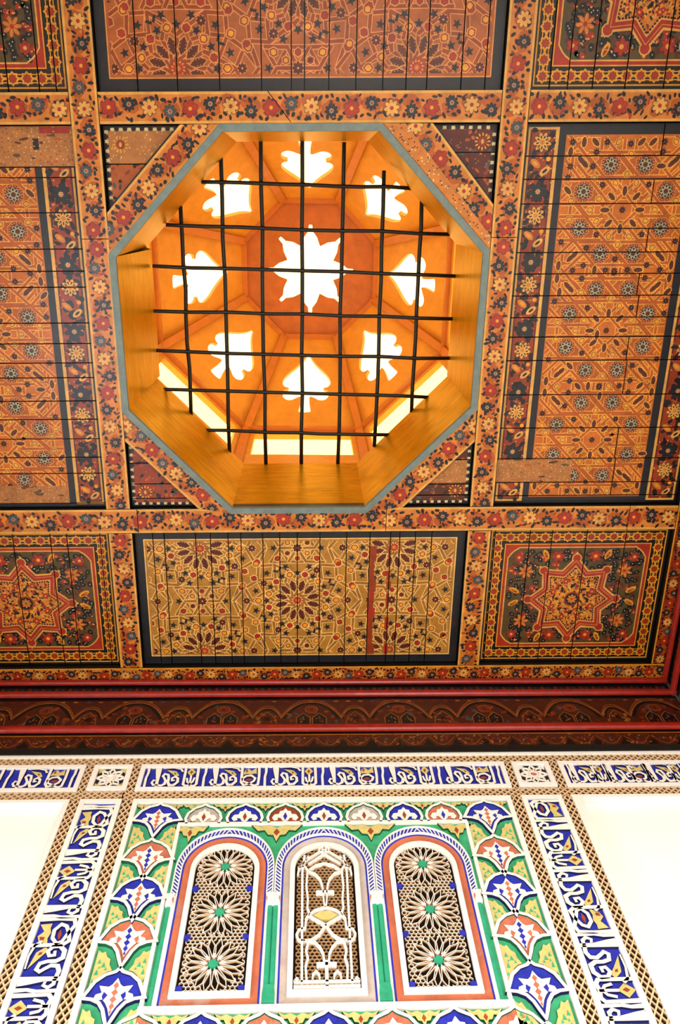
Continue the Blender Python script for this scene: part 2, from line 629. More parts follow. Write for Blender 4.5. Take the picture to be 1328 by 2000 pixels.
def paisley_strip(P, x0, x1, y0, y1, seed, l=0):
    """red side strip of the woven panels: pale daisies, dark lilies and paisley drops, running along y"""
    rg = random.Random(seed)
    P.rect(l, 'paint_maroon', x0, y0, x1, y1)
    P.rect(l + 1, 'paint_brick', x0 + .006, y0 + .006, x1 - .006, y1 - .006)
    w = x1 - x0
    xm = (x0 + x1) / 2
    n = int((y1 - y0) / 0.0745)
    st = (y1 - y0) / n
    for k in range(n * 26):
        P.ell(l + 2, rg.choice(('paint_red', 'paint_cream', 'paint_red', 'paint_orange')), rg.uniform(x0, x1), rg.uniform(y0, y1), .0028, .0028, 0, 5)
    for k in range(n * 9):
        y = y0 + (k + rg.random()) * st / 9
        P.ell(l + 3, rg.choice(('paint_black', 'paint_blueblack', 'paint_blueblack', 'paint_black')), xm + rg.uniform(-.42, .42) * w, y, rg.uniform(.008, .017), rg.uniform(.006, .011), rg.uniform(0, PI), 7)
    for k in range(n):
        y = y0 + (k + .5) * st
        t = k % 3
        if t == 0:
            P.flower(l + 4, xm, y, .031, 9, 'paint_cream', 'paint_orange', .2, .2, .26, 'paint_brown')
            for j in range(9):
                a = .2 + 2 * PI * j / 9
                P.ell(l + 7, 'paint_black', xm + math.cos(a) * .017, y + math.sin(a) * .017, .006, .0025, a, 6)
        elif t == 1:
            for s in (-1, 1):
                cx, cy, ro = xm + s * w * .2, y + s * .012, s * .9
                P.ell(l + 4, 'paint_cream' if s > 0 else 'paint_orange', cx, cy, .011, .021, ro, 9)
                P.ell(l + 5, 'paint_black' if s > 0 else 'paint_yellow', cx, cy, .0045, .011, ro, 7)
            P.ell(l + 4, 'paint_yellow', xm + w * .3, y - .026, .008, .008)
        else:
            P.flower(l + 4, xm, y, .034, 7, 'paint_blueblack', 'paint_orange', .3, .22, .22, 'paint_black')
            P.star(l + 7, 'paint_pale', xm, y, .005, .011, 8)
            P.ell(l + 8, 'paint_orange', xm, y, .006, .006)


def woven_panel(P, x0, x1, y0, y1, cxs, rings, seed):
    """orange field of interlaced straps with rings of eight daisies"""
    rg = random.Random(seed)
    P.rect(2, 'paint_field_orange', x0, y0, x1, y1)
    pos = []
    for cy in rings:
        for k in range(8):
            t = PI / 8 + k * PI / 4
            pos.append((cxs + .157 * math.cos(t), cy + .157 * math.sin(t)))
    w = .0150
    ro = .035
    fx0, fx1, fy0, fy1 = x0 + .004, x1 - .004, y0 + .004, y1 - .004
    fld = [(fx0, fy0), (fx1, fy0), (fx1, fy1), (fx0, fy1)]

    def strap(l, p, q):
        dx, dy = q[0] - p[0], q[1] - p[1]
        L = math.hypot(dx, dy)
        nx, ny = -dy / L, dx / L
        for ww, c, ll in ((w, 'paint_line', l), (w * .66, 'paint_deep_orange', l + 1)):
            pts = [(p[0] - nx * ww / 2, p[1] - ny * ww / 2), (q[0] - nx * ww / 2, q[1] - ny * ww / 2), (q[0] + nx * ww / 2, q[1] + ny * ww / 2), (p[0] + nx * ww / 2, p[1] + ny * ww / 2)]
            r = clip(pts, fld)
            if len(r) > 2:
                P.poly(ll, c, r)
    # straps: the octagon sides round each daisy run on across the field
    for i, (x, y) in enumerate(pos):
        for k in range(8):
            t = k * PI / 4
            ex, ey = x + ro * 1.12 * math.cos(t), y + ro * 1.12 * math.sin(t)
            tx, ty = -math.sin(t), math.cos(t)
            strap(3 + 2 * (k % 4 > 1), (ex - tx * .082, ey - ty * .082), (ex + tx * .082, ey + ty * .082))
    for cy in rings:
        for k in range(8):       # star in the middle of the ring
            t = k * PI / 4 + PI / 8
            a = (cxs + .105 * math.cos(t), cy + .105 * math.sin(t))
            b = (cxs + .105 * math.cos(t + 3 * PI / 4), cy + .105 * math.sin(t + 3 * PI / 4))
            strap(3 + 2 * (k % 2), a, b)
    for cy in [rings[0] - .207, (rings[0] + rings[1]) / 2, (rings[1] + rings[2]) / 2, rings[2] + .207]:
        for s in (-1, 1):
            cx = cxs + s * .225
            for k in range(4):
                t = k * PI / 4
                dx, dy = math.cos(t), math.sin(t)
                for o in (-.03, .03):
                    strap(3 + 2 * (k % 2), (cx - dx * .12 - dy * o, cy - dy * .12 + dx * o), (cx + dx * .12 - dy * o, cy + dy * .12 + dx * o))
    # daisies
    for (x, y) in pos:
        P.star(7, 'paint_yellow', x, y, ro, ro * 1.08, 4, PI / 8)
        oc = [(x + ro * math.cos(PI / 8 + k * PI / 4), y + ro * math.sin(PI / 8 + k * PI / 4)) for k in range(8)]
        P.poly(8, 'paint_brick', oc)
        for k in range(20):
            t = 2 * PI * k / 20
            P.ell(9, 'paint_cream', x + ro * .82 * math.cos(t), y + ro * .82 * math.sin(t), .0022, .0022, 0, 5)
        P.ell(9, 'paint_brown', x, y, ro * .7, ro * .7, 0, 12)
        for k in range(8):
            t = 2 * PI * k / 8
            P.ell(10, 'paint_sage', x + ro * .45 * math.cos(t), y + ro * .45 * math.sin(t), ro * .24, ro * .17, t, 7)
            P.ell(11, 'paint_black', x + ro * .46 * math.cos(t), y + ro * .46 * math.sin(t), ro * .15, ro * .10, t, 6)
        P.ell(11, 'paint_brown', x, y, ro * .17, ro * .17)
    # small fillings: dark asters, drops, dotted leaves
    fill = []
    for cy in rings:
        fill.append((cxs, cy, 'aster'))
        for k in range(8):
            t = k * PI / 4
            fill.append((cxs + .062 * math.cos(t), cy + .062 * math.sin(t), 'leaf', t))
            fill.append((cxs + .115 * math.cos(t), cy + .115 * math.sin(t), 'aster' if k % 2 else 'drop', t))
            fill.append((cxs + .095 * math.cos(t + PI / 8), cy + .095 * math.sin(t + PI / 8), 'drop', t))
            fill.append((cxs + .215 * math.cos(t), cy + .21 * math.sin(t), 'leaf' if k % 2 else 'aster', t))
        for s in (-1, 1):
            for q in (-1, 1):
                fill.append((cxs + s * .205, cy + q * .105, 'aster', 0))
                fill.append((cxs + s * .165, cy + q * .16, 'leaf', s * q * .8))
                fill.append((cxs + s * .115, cy + q * .185, 'aster', 0))
                fill.append((cxs + s * .205, cy + q * .185, 'leaf', 1.57))
                fill.append((cxs + s * .185, cy + q * .03, 'drop', 0))
    kinds = ('aster', 'leaf', 'drop', 'leaf', 'aster')
    gx_, gy_ = int((fx1 - fx0) / .037), int((fy1 - fy0) / .037)
    for i in range(gx_):
        for j in range(gy_):
            x, y = fx0 + (i + .5 + .25 * (j % 2)) * (fx1 - fx0) / gx_, fy0 + (j + .5) * (fy1 - fy0) / gy_
            if min(math.hypot(x - p[0], y - p[1]) for p in pos) < .052 or min(math.hypot(x - p[0], y - p[1]) for p in fill) < .030:
                continue
            fill.append((x, y, kinds[(i * 3 + j * 2) % 5], rg.choice((0, PI / 4, PI / 2, -PI / 4))))
    for f in fill:
        x, y, kind = f[:3]
        t = f[3] if len(f) > 3 else 0
        if not (fx0 + .008 < x < fx1 - .008 and fy0 + .008 < y < fy1 - .008):
            continue
        if kind == 'aster':
            P.star(7, 'paint_black', x, y, .0075, .0145, 8, rg.random())
            P.ell(8, 'paint_red', x, y, .003, .003, 0, 5)
        elif kind == 'drop':
            P.ell(7, 'paint_line', x, y, .0145, .0120, t)
            P.ell(8, 'paint_brown', x, y, .0118, .0094, t)
            P.ell(9, 'paint_yellow', x, y, .0095, .0070, t)
        else:
            P.ell(7, 'paint_line', x, y, .0200, .0115, t)
            P.ell(8, 'paint_brown', x, y, .0172, .0086, t)
            P.ell(9, 'paint_maroon', x, y, .008, .0028, t)


def star_panel(P, x0, x1, y0, y1, cx, cy, border, seed, pal=('paint_tan', 'paint_strap_tan', 'paint_strapline')):
    """golden field of twelve-point interlaced stars with dark borders"""
    rg = random.Random(seed)
    P.rect(0, 'paint_blueblack', x0 - .2, y0 - .2, x1 + .2, y1 + .2)
    a0, a1, b0, b1 = x0 + border, x1 - border, y0 + border, y1 - border
    G, SF, LN = pal
    P.rect(1, LN, a0, b0, a1, b1)
    P.rect(2, G, a0 + .004, b0 + .004, a1 - .004, b1 - .004)
    e = .012
    fld = [(a0 + e, b0 + e), (a1 - e, b0 + e), (a1 - e, b1 - e), (a0 + e, b1 - e)]
    S = Paint()
    DX, DY = .390, .236
    cs = [(cx + i * DX, cy + j * DY) for i in range(-2, 3) for j in range(-2, 3) if (i + j) % 2 == 0]
    sub = [(cx + i * DX, cy + j * DY) for i in range(-2, 3) for j in range(-2, 3) if (i + j) % 2]
    w = .0165

    own = [None]

    def mine(p):
        o = own[0]
        d = math.hypot(p[0] - o[0], p[1] - o[1])
        if any(c_ != o and math.hypot(p[0] - c_[0], p[1] - c_[1]) < d - .006 for c_ in (cs if o in cs else sub)):
            return False
        if o in cs:
            return all(math.hypot(p[0] - c_[0], p[1] - c_[1]) > d * .62 for c_ in sub)
        return all(math.hypot(p[0] - c_[0], p[1] - c_[1]) > d / .62 for c_ in cs)

    def strap(l, p, q):
        if not mine(((p[0] + q[0]) / 2, (p[1] + q[1]) / 2)):
            return
        S.line(l, LN, p, q, w)
        S.line(l + 1, SF, p, q, w * .66)

    def hexa(o, t, r0, r1, wd, nose=.3):
        L = r1 - r0
        c, s_ = math.cos(t), math.sin(t)
        pts = [(r0, 0), (r0 + L * nose, wd), (r1 - L * nose, wd), (r1, 0), (r1 - L * nose, -wd), (r0 + L * nose, -wd)]
        return [(o[0] + u * c - v * s_, o[1] + u * s_ + v * c) for u, v in pts]

    def kite(o, t, r, a, b, c):
        if not mine((o[0] + r * math.cos(t), o[1] + r * math.sin(t))):
            return
        S.poly(7, LN, hexa(o, t, r - a - .004, r + a + .004, b + .0035))
        S.poly(8, 'paint_brick', hexa(o, t, r - a, r + a, b))
        S.poly(9, c, hexa(o, t, r - a + .005, r + a - .005, b - .0038))

    def aster(p, r):
        if not mine(p):
            return
        S.ell(8, LN, p[0], p[1], r * 1.15, r * 1.15, 0, 8)
        S.flower(9, p[0], p[1], r, 8, 'paint_maroon', 'paint_cream', 0, .25, .2, 'paint_black')

    def chevron(p, t, r):
        if not mine(p):
            return
        c, s_ = math.cos(t), math.sin(t)
        for sg in (-1, 1):
            S.poly(8, 'paint_blueblack', [(p[0] + u * c - v * s_, p[1] + u * s_ + v * c) for u, v in ((0, 0), (r, sg * r * .9), (r * .7, sg * r * 1.5), (-r * .5, sg * r * .4))])
    def bstar(p, t):
        if mine(p):
            S.star(10, 'paint_blueblack', *p, .0068, .0165, 5, t)
    for o in cs:
        own[0] = o
        pl = lambda r, t: (o[0] + r * math.cos(t), o[1] + r * math.sin(t))
        for k in range(12):
            t = k * PI / 6
            h = PI / 12
            strap(3, pl(.022, t), pl(.098, t))
            strap(5, pl(.024, t), pl(.045, t + PI / 6))
            strap(3, pl(.024, t), pl(.045, t - PI / 6))
            strap(5, pl(.098, t), pl(.140, t + h))
            strap(3, pl(.098, t), pl(.140, t - h))
            strap(5, pl(.140, t + h), pl(.186, t))
            strap(3, pl(.140, t - h), pl(.186, t))
            for (ra, rb, e) in ((.186, .222, 1), (.222, .262, 2), (.262, .30, 3)):
                for sg in (-1, 1):
                    strap(4 + sg, pl(ra, t + (h if e == 2 else 0) * sg), pl(rb, t + (0 if e == 2 else h) * sg))
            kite(o, t + h, .236, .015, .0125, ('paint_red', 'paint_yellow')[k % 2])
            bstar(pl(.246, t), t)
            aster(pl(.275, t + h), .014)
            if k % 2:
                strap(5, pl(.098, t), pl(.186, t + h * 2))
                strap(3, pl(.098, t), pl(.186, t - h * 2))
        S.star(7, 'paint_red', *o, .012, .030, 12)
        S.star(8, 'paint_orange', *o, .005, .012, 8)
        for k in range(12):
            t = k * PI / 6
            h = PI / 12
            S.poly(7, LN, hexa(o, t + h, .036, .100, .0150))
            S.poly(8, 'paint_brown', hexa(o, t + h, .040, .096, .0122))
            S.poly(9, 'paint_maroon', hexa(o, t + h, .048, .088, .006))
            for q in range(4):
                for sg in (-1, 1):
                    u, v = .052 + q * .0105, sg * .009
                    S.ell(9, 'paint_cream', o[0] + u * math.cos(t + h) - v * math.sin(t + h), o[1] + u * math.sin(t + h) + v * math.cos(t + h), .0016, .0016, 0, 5)
            kite(o, t + h, .121, .0145, .0125, ('paint_yellow', 'paint_red')[k % 2])
            bstar(pl(.126, t), t)
            if k % 3 == 0:
                kite(o, t, .160, .017, .013, 'paint_yellow')
                aster(pl(.208, t), .015)
            elif k % 3 == 1:
                aster(pl(.158, t), .015)
                kite(o, t, .204, .0145, .012, 'paint_red')
            else:
                chevron(pl(.155, t), t, .014)
                kite(o, t, .200, .015, .0125, 'paint_yellow')
            bstar(pl(.176, t + h), t)
    for o in sub:
        own[0] = o
        pl = lambda r, t: (o[0] + r * math.cos(t), o[1] + r * math.sin(t))
        for k in range(6):
            t = k * PI / 3 + PI / 6
            strap(5, pl(.026, t + PI / 6), pl(.070, t + PI / 6))
            strap(3, pl(.070, t + PI / 6), pl(.070, t - PI / 6))
            strap(5, pl(.070, t + PI / 6), pl(.125, t))
            strap(3, pl(.070, t - PI / 6), pl(.125, t))
            kite(o, t, .046, .013, .0105, ('paint_yellow', 'paint_red', 'paint_brown')[k % 3])
            kite(o, t, .092, .0155, .012, ('paint_red', 'paint_yellow')[k % 2])
            bstar(pl(.096, t + PI / 6), t)
        aster(o, .018)
    for (l, c, pts, *_r) in S.p:
        q = clip(pts, fld)
        if len(q) > 2:
            P.poly(l, c, q)


def medal_panel(P, x0, x1, y0, y1, cx, cy, seed):
    """square panel: border of little stars, dark flowered field, big eight-pointed star medallion"""
    rg = random.Random(seed)
    P.rect(0, 'paint_yellow', x0, y0, x1, y1)
    P.rect(1, 'paint_black', x0 + .005, y0 + .005, x1 - .005, y1 - .005)
    bw = .054
    # interlaced border
    def cell(x, y, vert):
        P.star(3, 'paint_yellow', x, y, .017, .023, 8)
        P.star(4, 'paint_brick', x, y, .0115, .0155, 8)
        P.ell(5, 'paint_red', x, y, .007, .007, 0, 6)
    xm0, xm1, ym0, ym1 = x0 + bw / 2 + .003, x1 - bw / 2 - .003, y0 + bw / 2 + .003, y1 - bw / 2 - .003
    nx, ny = int(round((xm1 - xm0) / .0475)), int(round((ym1 - ym0) / .0475))
    sx, sy = (xm1 - xm0) / nx, (ym1 - ym0) / ny
    pts = [(xm0 + i * sx, y, 0) for i in range(nx + 1) for y in (ym0, ym1)] + [(x, ym0 + j * sy, 1) for j in range(1, ny) for x in (xm0, xm1)]
    for (x, y, v) in pts:
        cell(x, y, v)
    for i in range(nx):
        for y in (ym0, ym1):
            x = xm0 + (i + .5) * sx
            for s in (-1, 1):
                P.pline(2, 'paint_yellow', [(x - .024, y + s * .012), (x, y), (x + .024, y + s * .012)], .005)
                P.line(2, 'paint_yellow', (x - .012, y + s * .012), (x + .012, y + s * .012), .003)
    for j in range(ny):
        for x in (xm0, xm1):
            y = ym0 + (j + .5) * sy
            for s in (-1, 1):
                P.pline(2, 'paint_yellow', [(x + s * .012, y - .024), (x, y), (x + s * .012, y + .024)], .005)
                P.line(2, 'paint_yellow', (x + s * .012, y - .012), (x + s * .012, y + .012), .003)
    a0, a1, b0, b1 = x0 + bw + .004, x1 - bw - .004, y0 + bw + .004, y1 - bw - .004
    P.rect(6, 'paint_yellow', a0, b0, a1, b1)
    P.rect(7, 'paint_red', a0 + .004, b0 + .004, a1 - .004, b1 - .004)
    c0, c1, d0, d1 = a0 + .017, a1 - .017, b0 + .017, b1 - .017
    n = .045
    octo = [(c0 + n, d0), (c1 - n, d0), (c1 - n * .55, d0 + n * .3), (c1 - n * .3, d0 + n * .55), (c1, d0 + n), (c1, d1 - n), (c1 - n * .3, d1 - n * .55), (c1 - n * .55, d1 - n * .3), (c1 - n, d1), (c0 + n, d1),
            (c0 + n * .55, d1 - n * .3), (c0 + n * .3, d1 - n * .55), (c0, d1 - n), (c0, d0 + n), (c0 + n * .3, d0 + n * .55), (c0 + n * .55, d0 + n * .3)]
    P.poly(8, 'paint_olive', octo)
    P.pline(9, 'paint_cream', octo, .005, True)
    Rs = .185
    # flowered field
    for k in range(620):
        x, y = rg.uniform(c0 + .012, c1 - .012), rg.uniform(d0 + .012, d1 - .012)
        if (abs(x - c0) + abs(y - d0) < n) or (abs(x - c1) + abs(y - d0) < n) or (abs(x - c0) + abs(y - d1) < n) or (abs(x - c1) + abs(y - d1) < n):
            continue
        if math.hypot(x - cx, y - cy) < Rs * .78:
            continue
        z = rg.random()
        if z < .55:
            P.ell(9, 'paint_black', x, y, .0140, .0100, rg.random() * 3, 7)
            P.ell(10, 'paint_pale', x, y, .0022, .0022, 0, 5)
        elif z < .8:
            P.ell(9, 'paint_brown', x, y, .014, .007, rg.random() * 3, 7)
        else:
            P.ell(9, 'paint_red', x, y, .012, .009, rg.random() * 3, 7)
            P.ell(10, 'paint_cream', x + .003, y + .003, .004, .003, 0, 6)
    hw, hh = (c1 - c0) / 2, (d1 - d0) / 2
    mx, my = (c0 + c1) / 2, (d0 + d1) / 2
    for sx_ in (-1, 1):
        for sy_ in (-1, 1):
            P.flower(10, mx + sx_ * hw * .72, my + sy_ * hh * .52, .031, 7, 'paint_orange', 'paint_red', rg.random(), .19, .24, 'paint_brick')
            P.flower(10, mx + sx_ * hw * .27, my + sy_ * hh * .82, .026, 6, 'paint_red', 'paint_yellow', rg.random(), .3, .3, 'paint_maroon')
            P.flower(10, mx + sx_ * hw * .84, my + sy_ * hh * .8, .021, 6, 'paint_red', 'paint_cream', rg.random(), .34, .3, 'paint_maroon')
            for (fx, fy, ro) in ((.86, .13, .5), (.45, .86, 1.1)):
                x, y = mx + sx_ * hw * fx, my + sy_ * hh * fy
                P.ell(10, 'paint_yellow', x, y, .024, .011, ro * sx_ * sy_)
                P.ell(11, 'paint_brick', x, y + .003, .016, .0055, ro * sx_ * sy_)
                P.line(12, 'paint_yellow', (x - .012, y), (x + .012, y), .002)
    # the star

    def st(r, q):
        return [(cx + (r if k % 2 == 0 else r * q) * math.cos(PI / 2 + k * PI / 8), cy + (r if k % 2 == 0 else r * q) * math.sin(PI / 2 + k * PI / 8)) for k in range(16)]
    for k in range(8):
        t = PI / 2 + k * PI / 4
        x, y = cx + Rs * math.cos(t), cy + Rs * math.sin(t)
        P.ell(11, 'paint_cream', x, y, .021, .021)
        P.ell(12, 'paint_red', x, y, .0165, .0165)
        P.ell(11, 'paint_cream', x + .019 * math.cos(t), y + .019 * math.sin(t), .009, .005, t)
    P.fan(11, 'paint_cream', cx, cy, st(Rs * 1.06, .73))
    P.fan(12, 'paint_red', cx, cy, st(Rs * 1.01, .72))
    P.fan(13, 'paint_cream', cx, cy, st(Rs * .83, .72))
    P.fan(14, 'paint_orange', cx, cy, st(Rs * .79, .72))
    P.pline(13, 'paint_cream', st(Rs * .94, .72), .0018, True)
    inner = st(Rs * .77, .71)
    for i in range(16):
        p, q = inner[i], inner[(i + 1) % 16]
        for j in range(6):
            u = (j + .5) / 6
            P.ell(15, 'paint_black', p[0] + (q[0] - p[0]) * u, p[1] + (q[1] - p[1]) * u, .0042, .0042, 0, 5)
    for k in range(520):
        t = rg.uniform(0, 2 * PI)
        fr = abs(((t - PI / 2) / (PI / 4)) % 1 - .5) * 2
        lim = Rs * (.5 + .22 * fr ** 1.5)
        r = lim * math.sqrt(rg.uniform(.03, 1))
        z = rg.random()
        c = 'paint_black' if z < .46 else 'paint_yellow' if z < .66 else 'paint_red' if z < .86 else 'paint_cream'
        P.ell(15 + (z > .46), c, cx + r * math.cos(t), cy + r * math.sin(t), rg.uniform(.004, .0085), rg.uniform(.003, .0048), rg.uniform(0, PI), 6)
    for k in range(8):
        t = k * PI / 4
        P.ell(16, 'paint_black', cx + .062 * math.cos(t), cy + .062 * math.sin(t), .014, .006, t + .7)
        P.flower(16, cx + .088 * math.cos(t + PI / 8), cy + .088 * math.sin(t + PI / 8), .0145, 6, 'paint_red', 'paint_yellow', 0, .34, .3)
    P.ell(17, 'paint_brick', cx, cy, .033, .033, 0, 14)
    for k in range(12):
        t = k * PI / 6
        P.ell(18, 'paint_yellow', cx + .04 * math.cos(t), cy + .04 * math.sin(t), .007, .0045, t, 6)
    P.ell(18, 'paint_black', cx, cy, .027, .027, 0, 14)
    P.flower(18, cx, cy, .021, 8, 'paint_orange', 'paint_red', 0, .24, .25)


def rubbed(P, x0, y0, x1, y1, seed, l=16):
    """a board whose paint has rubbed off to a brown with pale specks"""
    rg = random.Random(seed)
    P.rect(l, 'paint_rubbed', x0, y0, x1, y1)
    nx, ny = max(2, int((x1 - x0) / .017)), max(2, int((y1 - y0) / .014))
    for i in range(nx):
        for j in range(ny):
            P.ell(l + 1, rg.choice(('paint_pale', 'paint_cream', 'paint_brown')), x0 + (i + .5 + rg.uniform(-.3, .3)) * (x1 - x0) / nx, y0 + (j + .5 + rg.uniform(-.3, .3)) * (y1 - y0) / ny, .0022, .0022, 0, 5)
    for k in range(int((x1 - x0) * 40)):
        P.ell(l + 1, rg.choice(('paint_brown', 'paint_deep_orange', 'paint_olive')), rg.uniform(x0, x1), rg.uniform(y0, y1), rg.uniform(.006, .02), rg.uniform(.003, .006), rg.uniform(-.2, .2), 7)


def backing(parent, poly):
    mb = MB()
    if area2(poly) < 0:
        poly = poly[::-1]
    p = [cm(x, y, -REC - .022) for x, y in poly]
    mb.face(p[::-1], 'wood_dark')
    n = len(poly)
    for i in range(n):
        j = (i + 1) % n
        mb.face([cm(*poly[j], -REC - .022), cm(*poly[i], -REC - .022), cm(*poly[i], -REC - .03), cm(*poly[j], -REC - .03)], 'wood_dark')
    mb.face([cm(x, y, -REC - .03) for x, y in poly], 'wood_dark')
    return mb.build('backing_board', parent)


def quadp(x0, y0, x1, y1):
    return [(x0, y0), (x1, y0), (x1, y1), (x0, y1)]


BX = [-0.785, -0.692, 0.634, 0.727]       # edges of the two long beams
BY = [-0.327, -0.229, 1.134, 1.236]       # edges of the two cross beams
PX0, PX1 = mir(1.470), 1.470              # outer edges of the side panels
PY0, PY1 = -0.937, 1.850

# --- the four medallion panels and two star panels
seamsR = [0.753, 0.895, 0.986, 1.128, 1.289]


def planks_x(x0, x1, y0, y1, seams):
    e = [x0] + sorted(s for s in seams if x0 + .01 < s < x1 - .01) + [x1]
    return [quadp(e[i], y0, e[i + 1], y1) for i in range(len(e) - 1)]


for (px0, px1, py0, py1, cx, cy, seams, lab, seed) in (
        (BX[3], PX1, BY[3], PY1, 1.099, 1.556, seamsR, 'square panel with red eight-pointed star medallion in the ceiling corner beside the red side cornice', 11),
        (PX0, BX[0], BY[3], PY1, -1.150, 1.558, [-1.32, -1.169, -1.022, -.957, -.827], 'square panel with star medallion near the front cornice, cut by the left picture edge', 12),
        (BX[3], PX1, PY0, BY[0], 1.10, -.632, [.795, .856, .94, 1.05, 1.18, 1.3], 'dark flowered medallion panel in the upper right picture corner', 13),
        (PX0, BX[0], PY0, BY[0], -1.158, -.632, [-1.3, -1.19, -1.07, -.985, -.885, -.83], 'dark flowered medallion panel in the upper left picture corner', 14)):
    t = thing('ceiling_coffer', lab, 'ceiling panel', 'painted ceiling panels')
    P = Paint()
    g = .012
    P.rect(0, 'paint_black', px0, py0, px1, py1)
    Q = Paint()
    medal_panel(Q, px0 + g, px1 - g, py0 + g, py1 - g, cx, cy, seed)
    for (l, c, pts, *_r) in Q.p:
        P.poly(l + 1, c, pts)
    backing(t, quadp(px0, py0, px1, py1))
    P.boards(planks_x(px0, px1, py0, py1, seams), cm, t, 'plank', d=-REC, body='paint_brown', flip=True)

t = thing('ceiling_coffer', 'long golden panel of interlaced twelve-point stars between skylight and front cornice', 'ceiling panel', 'painted ceiling panels')
P = Paint()
star_panel(P, BX[1], BX[2], BY[3] + .005, PY1 - .003, -.045, 1.553, .034, 21)
rg = random.Random(5)
for (xa, xb) in ((.247, .275), (.322, .337)):       # red streaks where the paint ran
    y = 1.31
    while y < 1.79:
        h = rg.uniform(.03, .09)
        P.rect(16, rg.choice(('paint_brick', 'paint_red', 'paint_brick')), xa + rg.uniform(-.004, .004), y, xb + rg.uniform(-.008, .004), min(1.81, y + h))
        y += h * (1.0 if xa < .3 else rg.uniform(1, 1.8))
backing(t, quadp(BX[1], BY[3], BX[2], PY1))
P.boards(planks_x(BX[1], BX[2], BY[3], PY1, [-.619, -.574, -.45, -.391, -.321, -.27, -.183, -.115, -.045, .046, .153, .247, .33, .367, .43, .496]), cm, t, 'plank', d=-REC, flip=True)

t = thing('ceiling_coffer', 'long rust coloured star-strapwork panel at the top picture edge, behind the skylight', 'ceiling panel', 'painted ceiling panels')
P = Paint()
star_panel(P, BX[1], BX[2], PY0, BY[0] - .004, -.04, -.632, .036, 22, ('rust_ground', 'rust_strap', 'rust_line'))
backing(t, quadp(BX[1], PY0, BX[2], BY[0]))
P.boards(planks_x(BX[1], BX[2], PY0, BY[0], [-.565, -.435, -.297, -.16, -.062, -.019, .061, .15, .239, .316, .385, .499, .579]), cm, t, 'plank', d=-REC, body='paint_tan', flip=True)


# --- the two woven panels beside the skylight
def seamed(x0, x1, ys, breaks):
    """boards running along x; some stop at an upright joint"""
    out = []
    for i in range(len(ys) - 1):
        b = breaks.get(i)
        if b:
            out += [quadp(x0, ys[i], b, ys[i + 1]), quadp(b, ys[i], x1, ys[i + 1])]
        else:
            out.append(quadp(x0, ys[i], x1, ys[i + 1]))
    return out


rings = [0.046, 0.460, 0.874]
for side in (1, -1):
    t = thing('ceiling_coffer', 'orange woven-strap panel with rings of daisies right of the skylight' if side > 0 else
              'orange woven-strap panel with rings of pale daisies left of the skylight', 'ceiling panel', 'painted ceiling panels')
    P = Paint()
    x0, x1 = (BX[3], PX1) if side > 0 else (PX0, BX[0])
    f = (lambda v: v) if side > 0 else mir
    P.rect(0, 'paint_black', x0, BY[1], x1, BY[2])

    def rr(l, c, a, b, y0, y1):
        a, b = f(a), f(b)
        P.rect(l, c, min(a, b), y0, max(a, b), y1)
    ya, yb = -.217, 1.122
    rr(1, 'paint_cream', .740, .846, ya, yb)
    rr(1, 'paint_cream', 1.344, 1.458, ya, yb)
    for (a, b, sd) in ((.747, .834, 31), (1.354, 1.450, 32)):
        a, b = sorted((f(a), f(b)))
        paisley_strip(P, a, b, ya + .008, yb - .008, sd + side, 2)
    rr(1, 'paint_blueblack', .849, 1.341, ya - .012, yb + .012)
    rr(1, 'paint_yellow', .868, 1.318, -.196, 1.108)
    a, b = sorted((f(.871), f(1.315)))
    woven_panel(P, a, b, -.193, 1.105, f(1.096), rings, 40)
    if side > 0:
        rubbed(P, .735, .952, 1.03, 1.042, 51)
        ys = [BY[1], -.127, -.054, .025, .107, .186, .259, .335, .412, .482, .568, .697, .826, .948, 1.045, 1.1, BY[2]]
        br = {0: 1.205, 2: 1.195, 4: 1.2, 6: 1.19, 7: 1.2, 9: 1.185, 10: 1.19, 12: 1.195, 13: 1.2, 14: 1.2}
    else:
        rubbed(P, -1.5, -.229, -.79, -.101, 52)
        rubbed(P, -1.5, 1.045, -.93, 1.118, 53)
        P.rect(17, 'paint_red', -.9, -.225, -.80, -.205)
        P.rect(17, 'paint_blueblack', -.925, -.19, -.905, -.155)
        ys = [BY[1], -.101, -.068, .045, .165, .24, .295, .421, .495, .566, .621, .709, .78, .856, .93, .995, 1.118, BY[2]]
        br = {2: -1.2, 5: -1.22, 9: -1.2, 13: -1.2}
    backing(t, quadp(x0, BY[1], x1, BY[2]))
    P.boards(seamed(x0, x1, ys, br), cm, t, 'plank', d=-REC, body='paint_field_orange', flip=True)


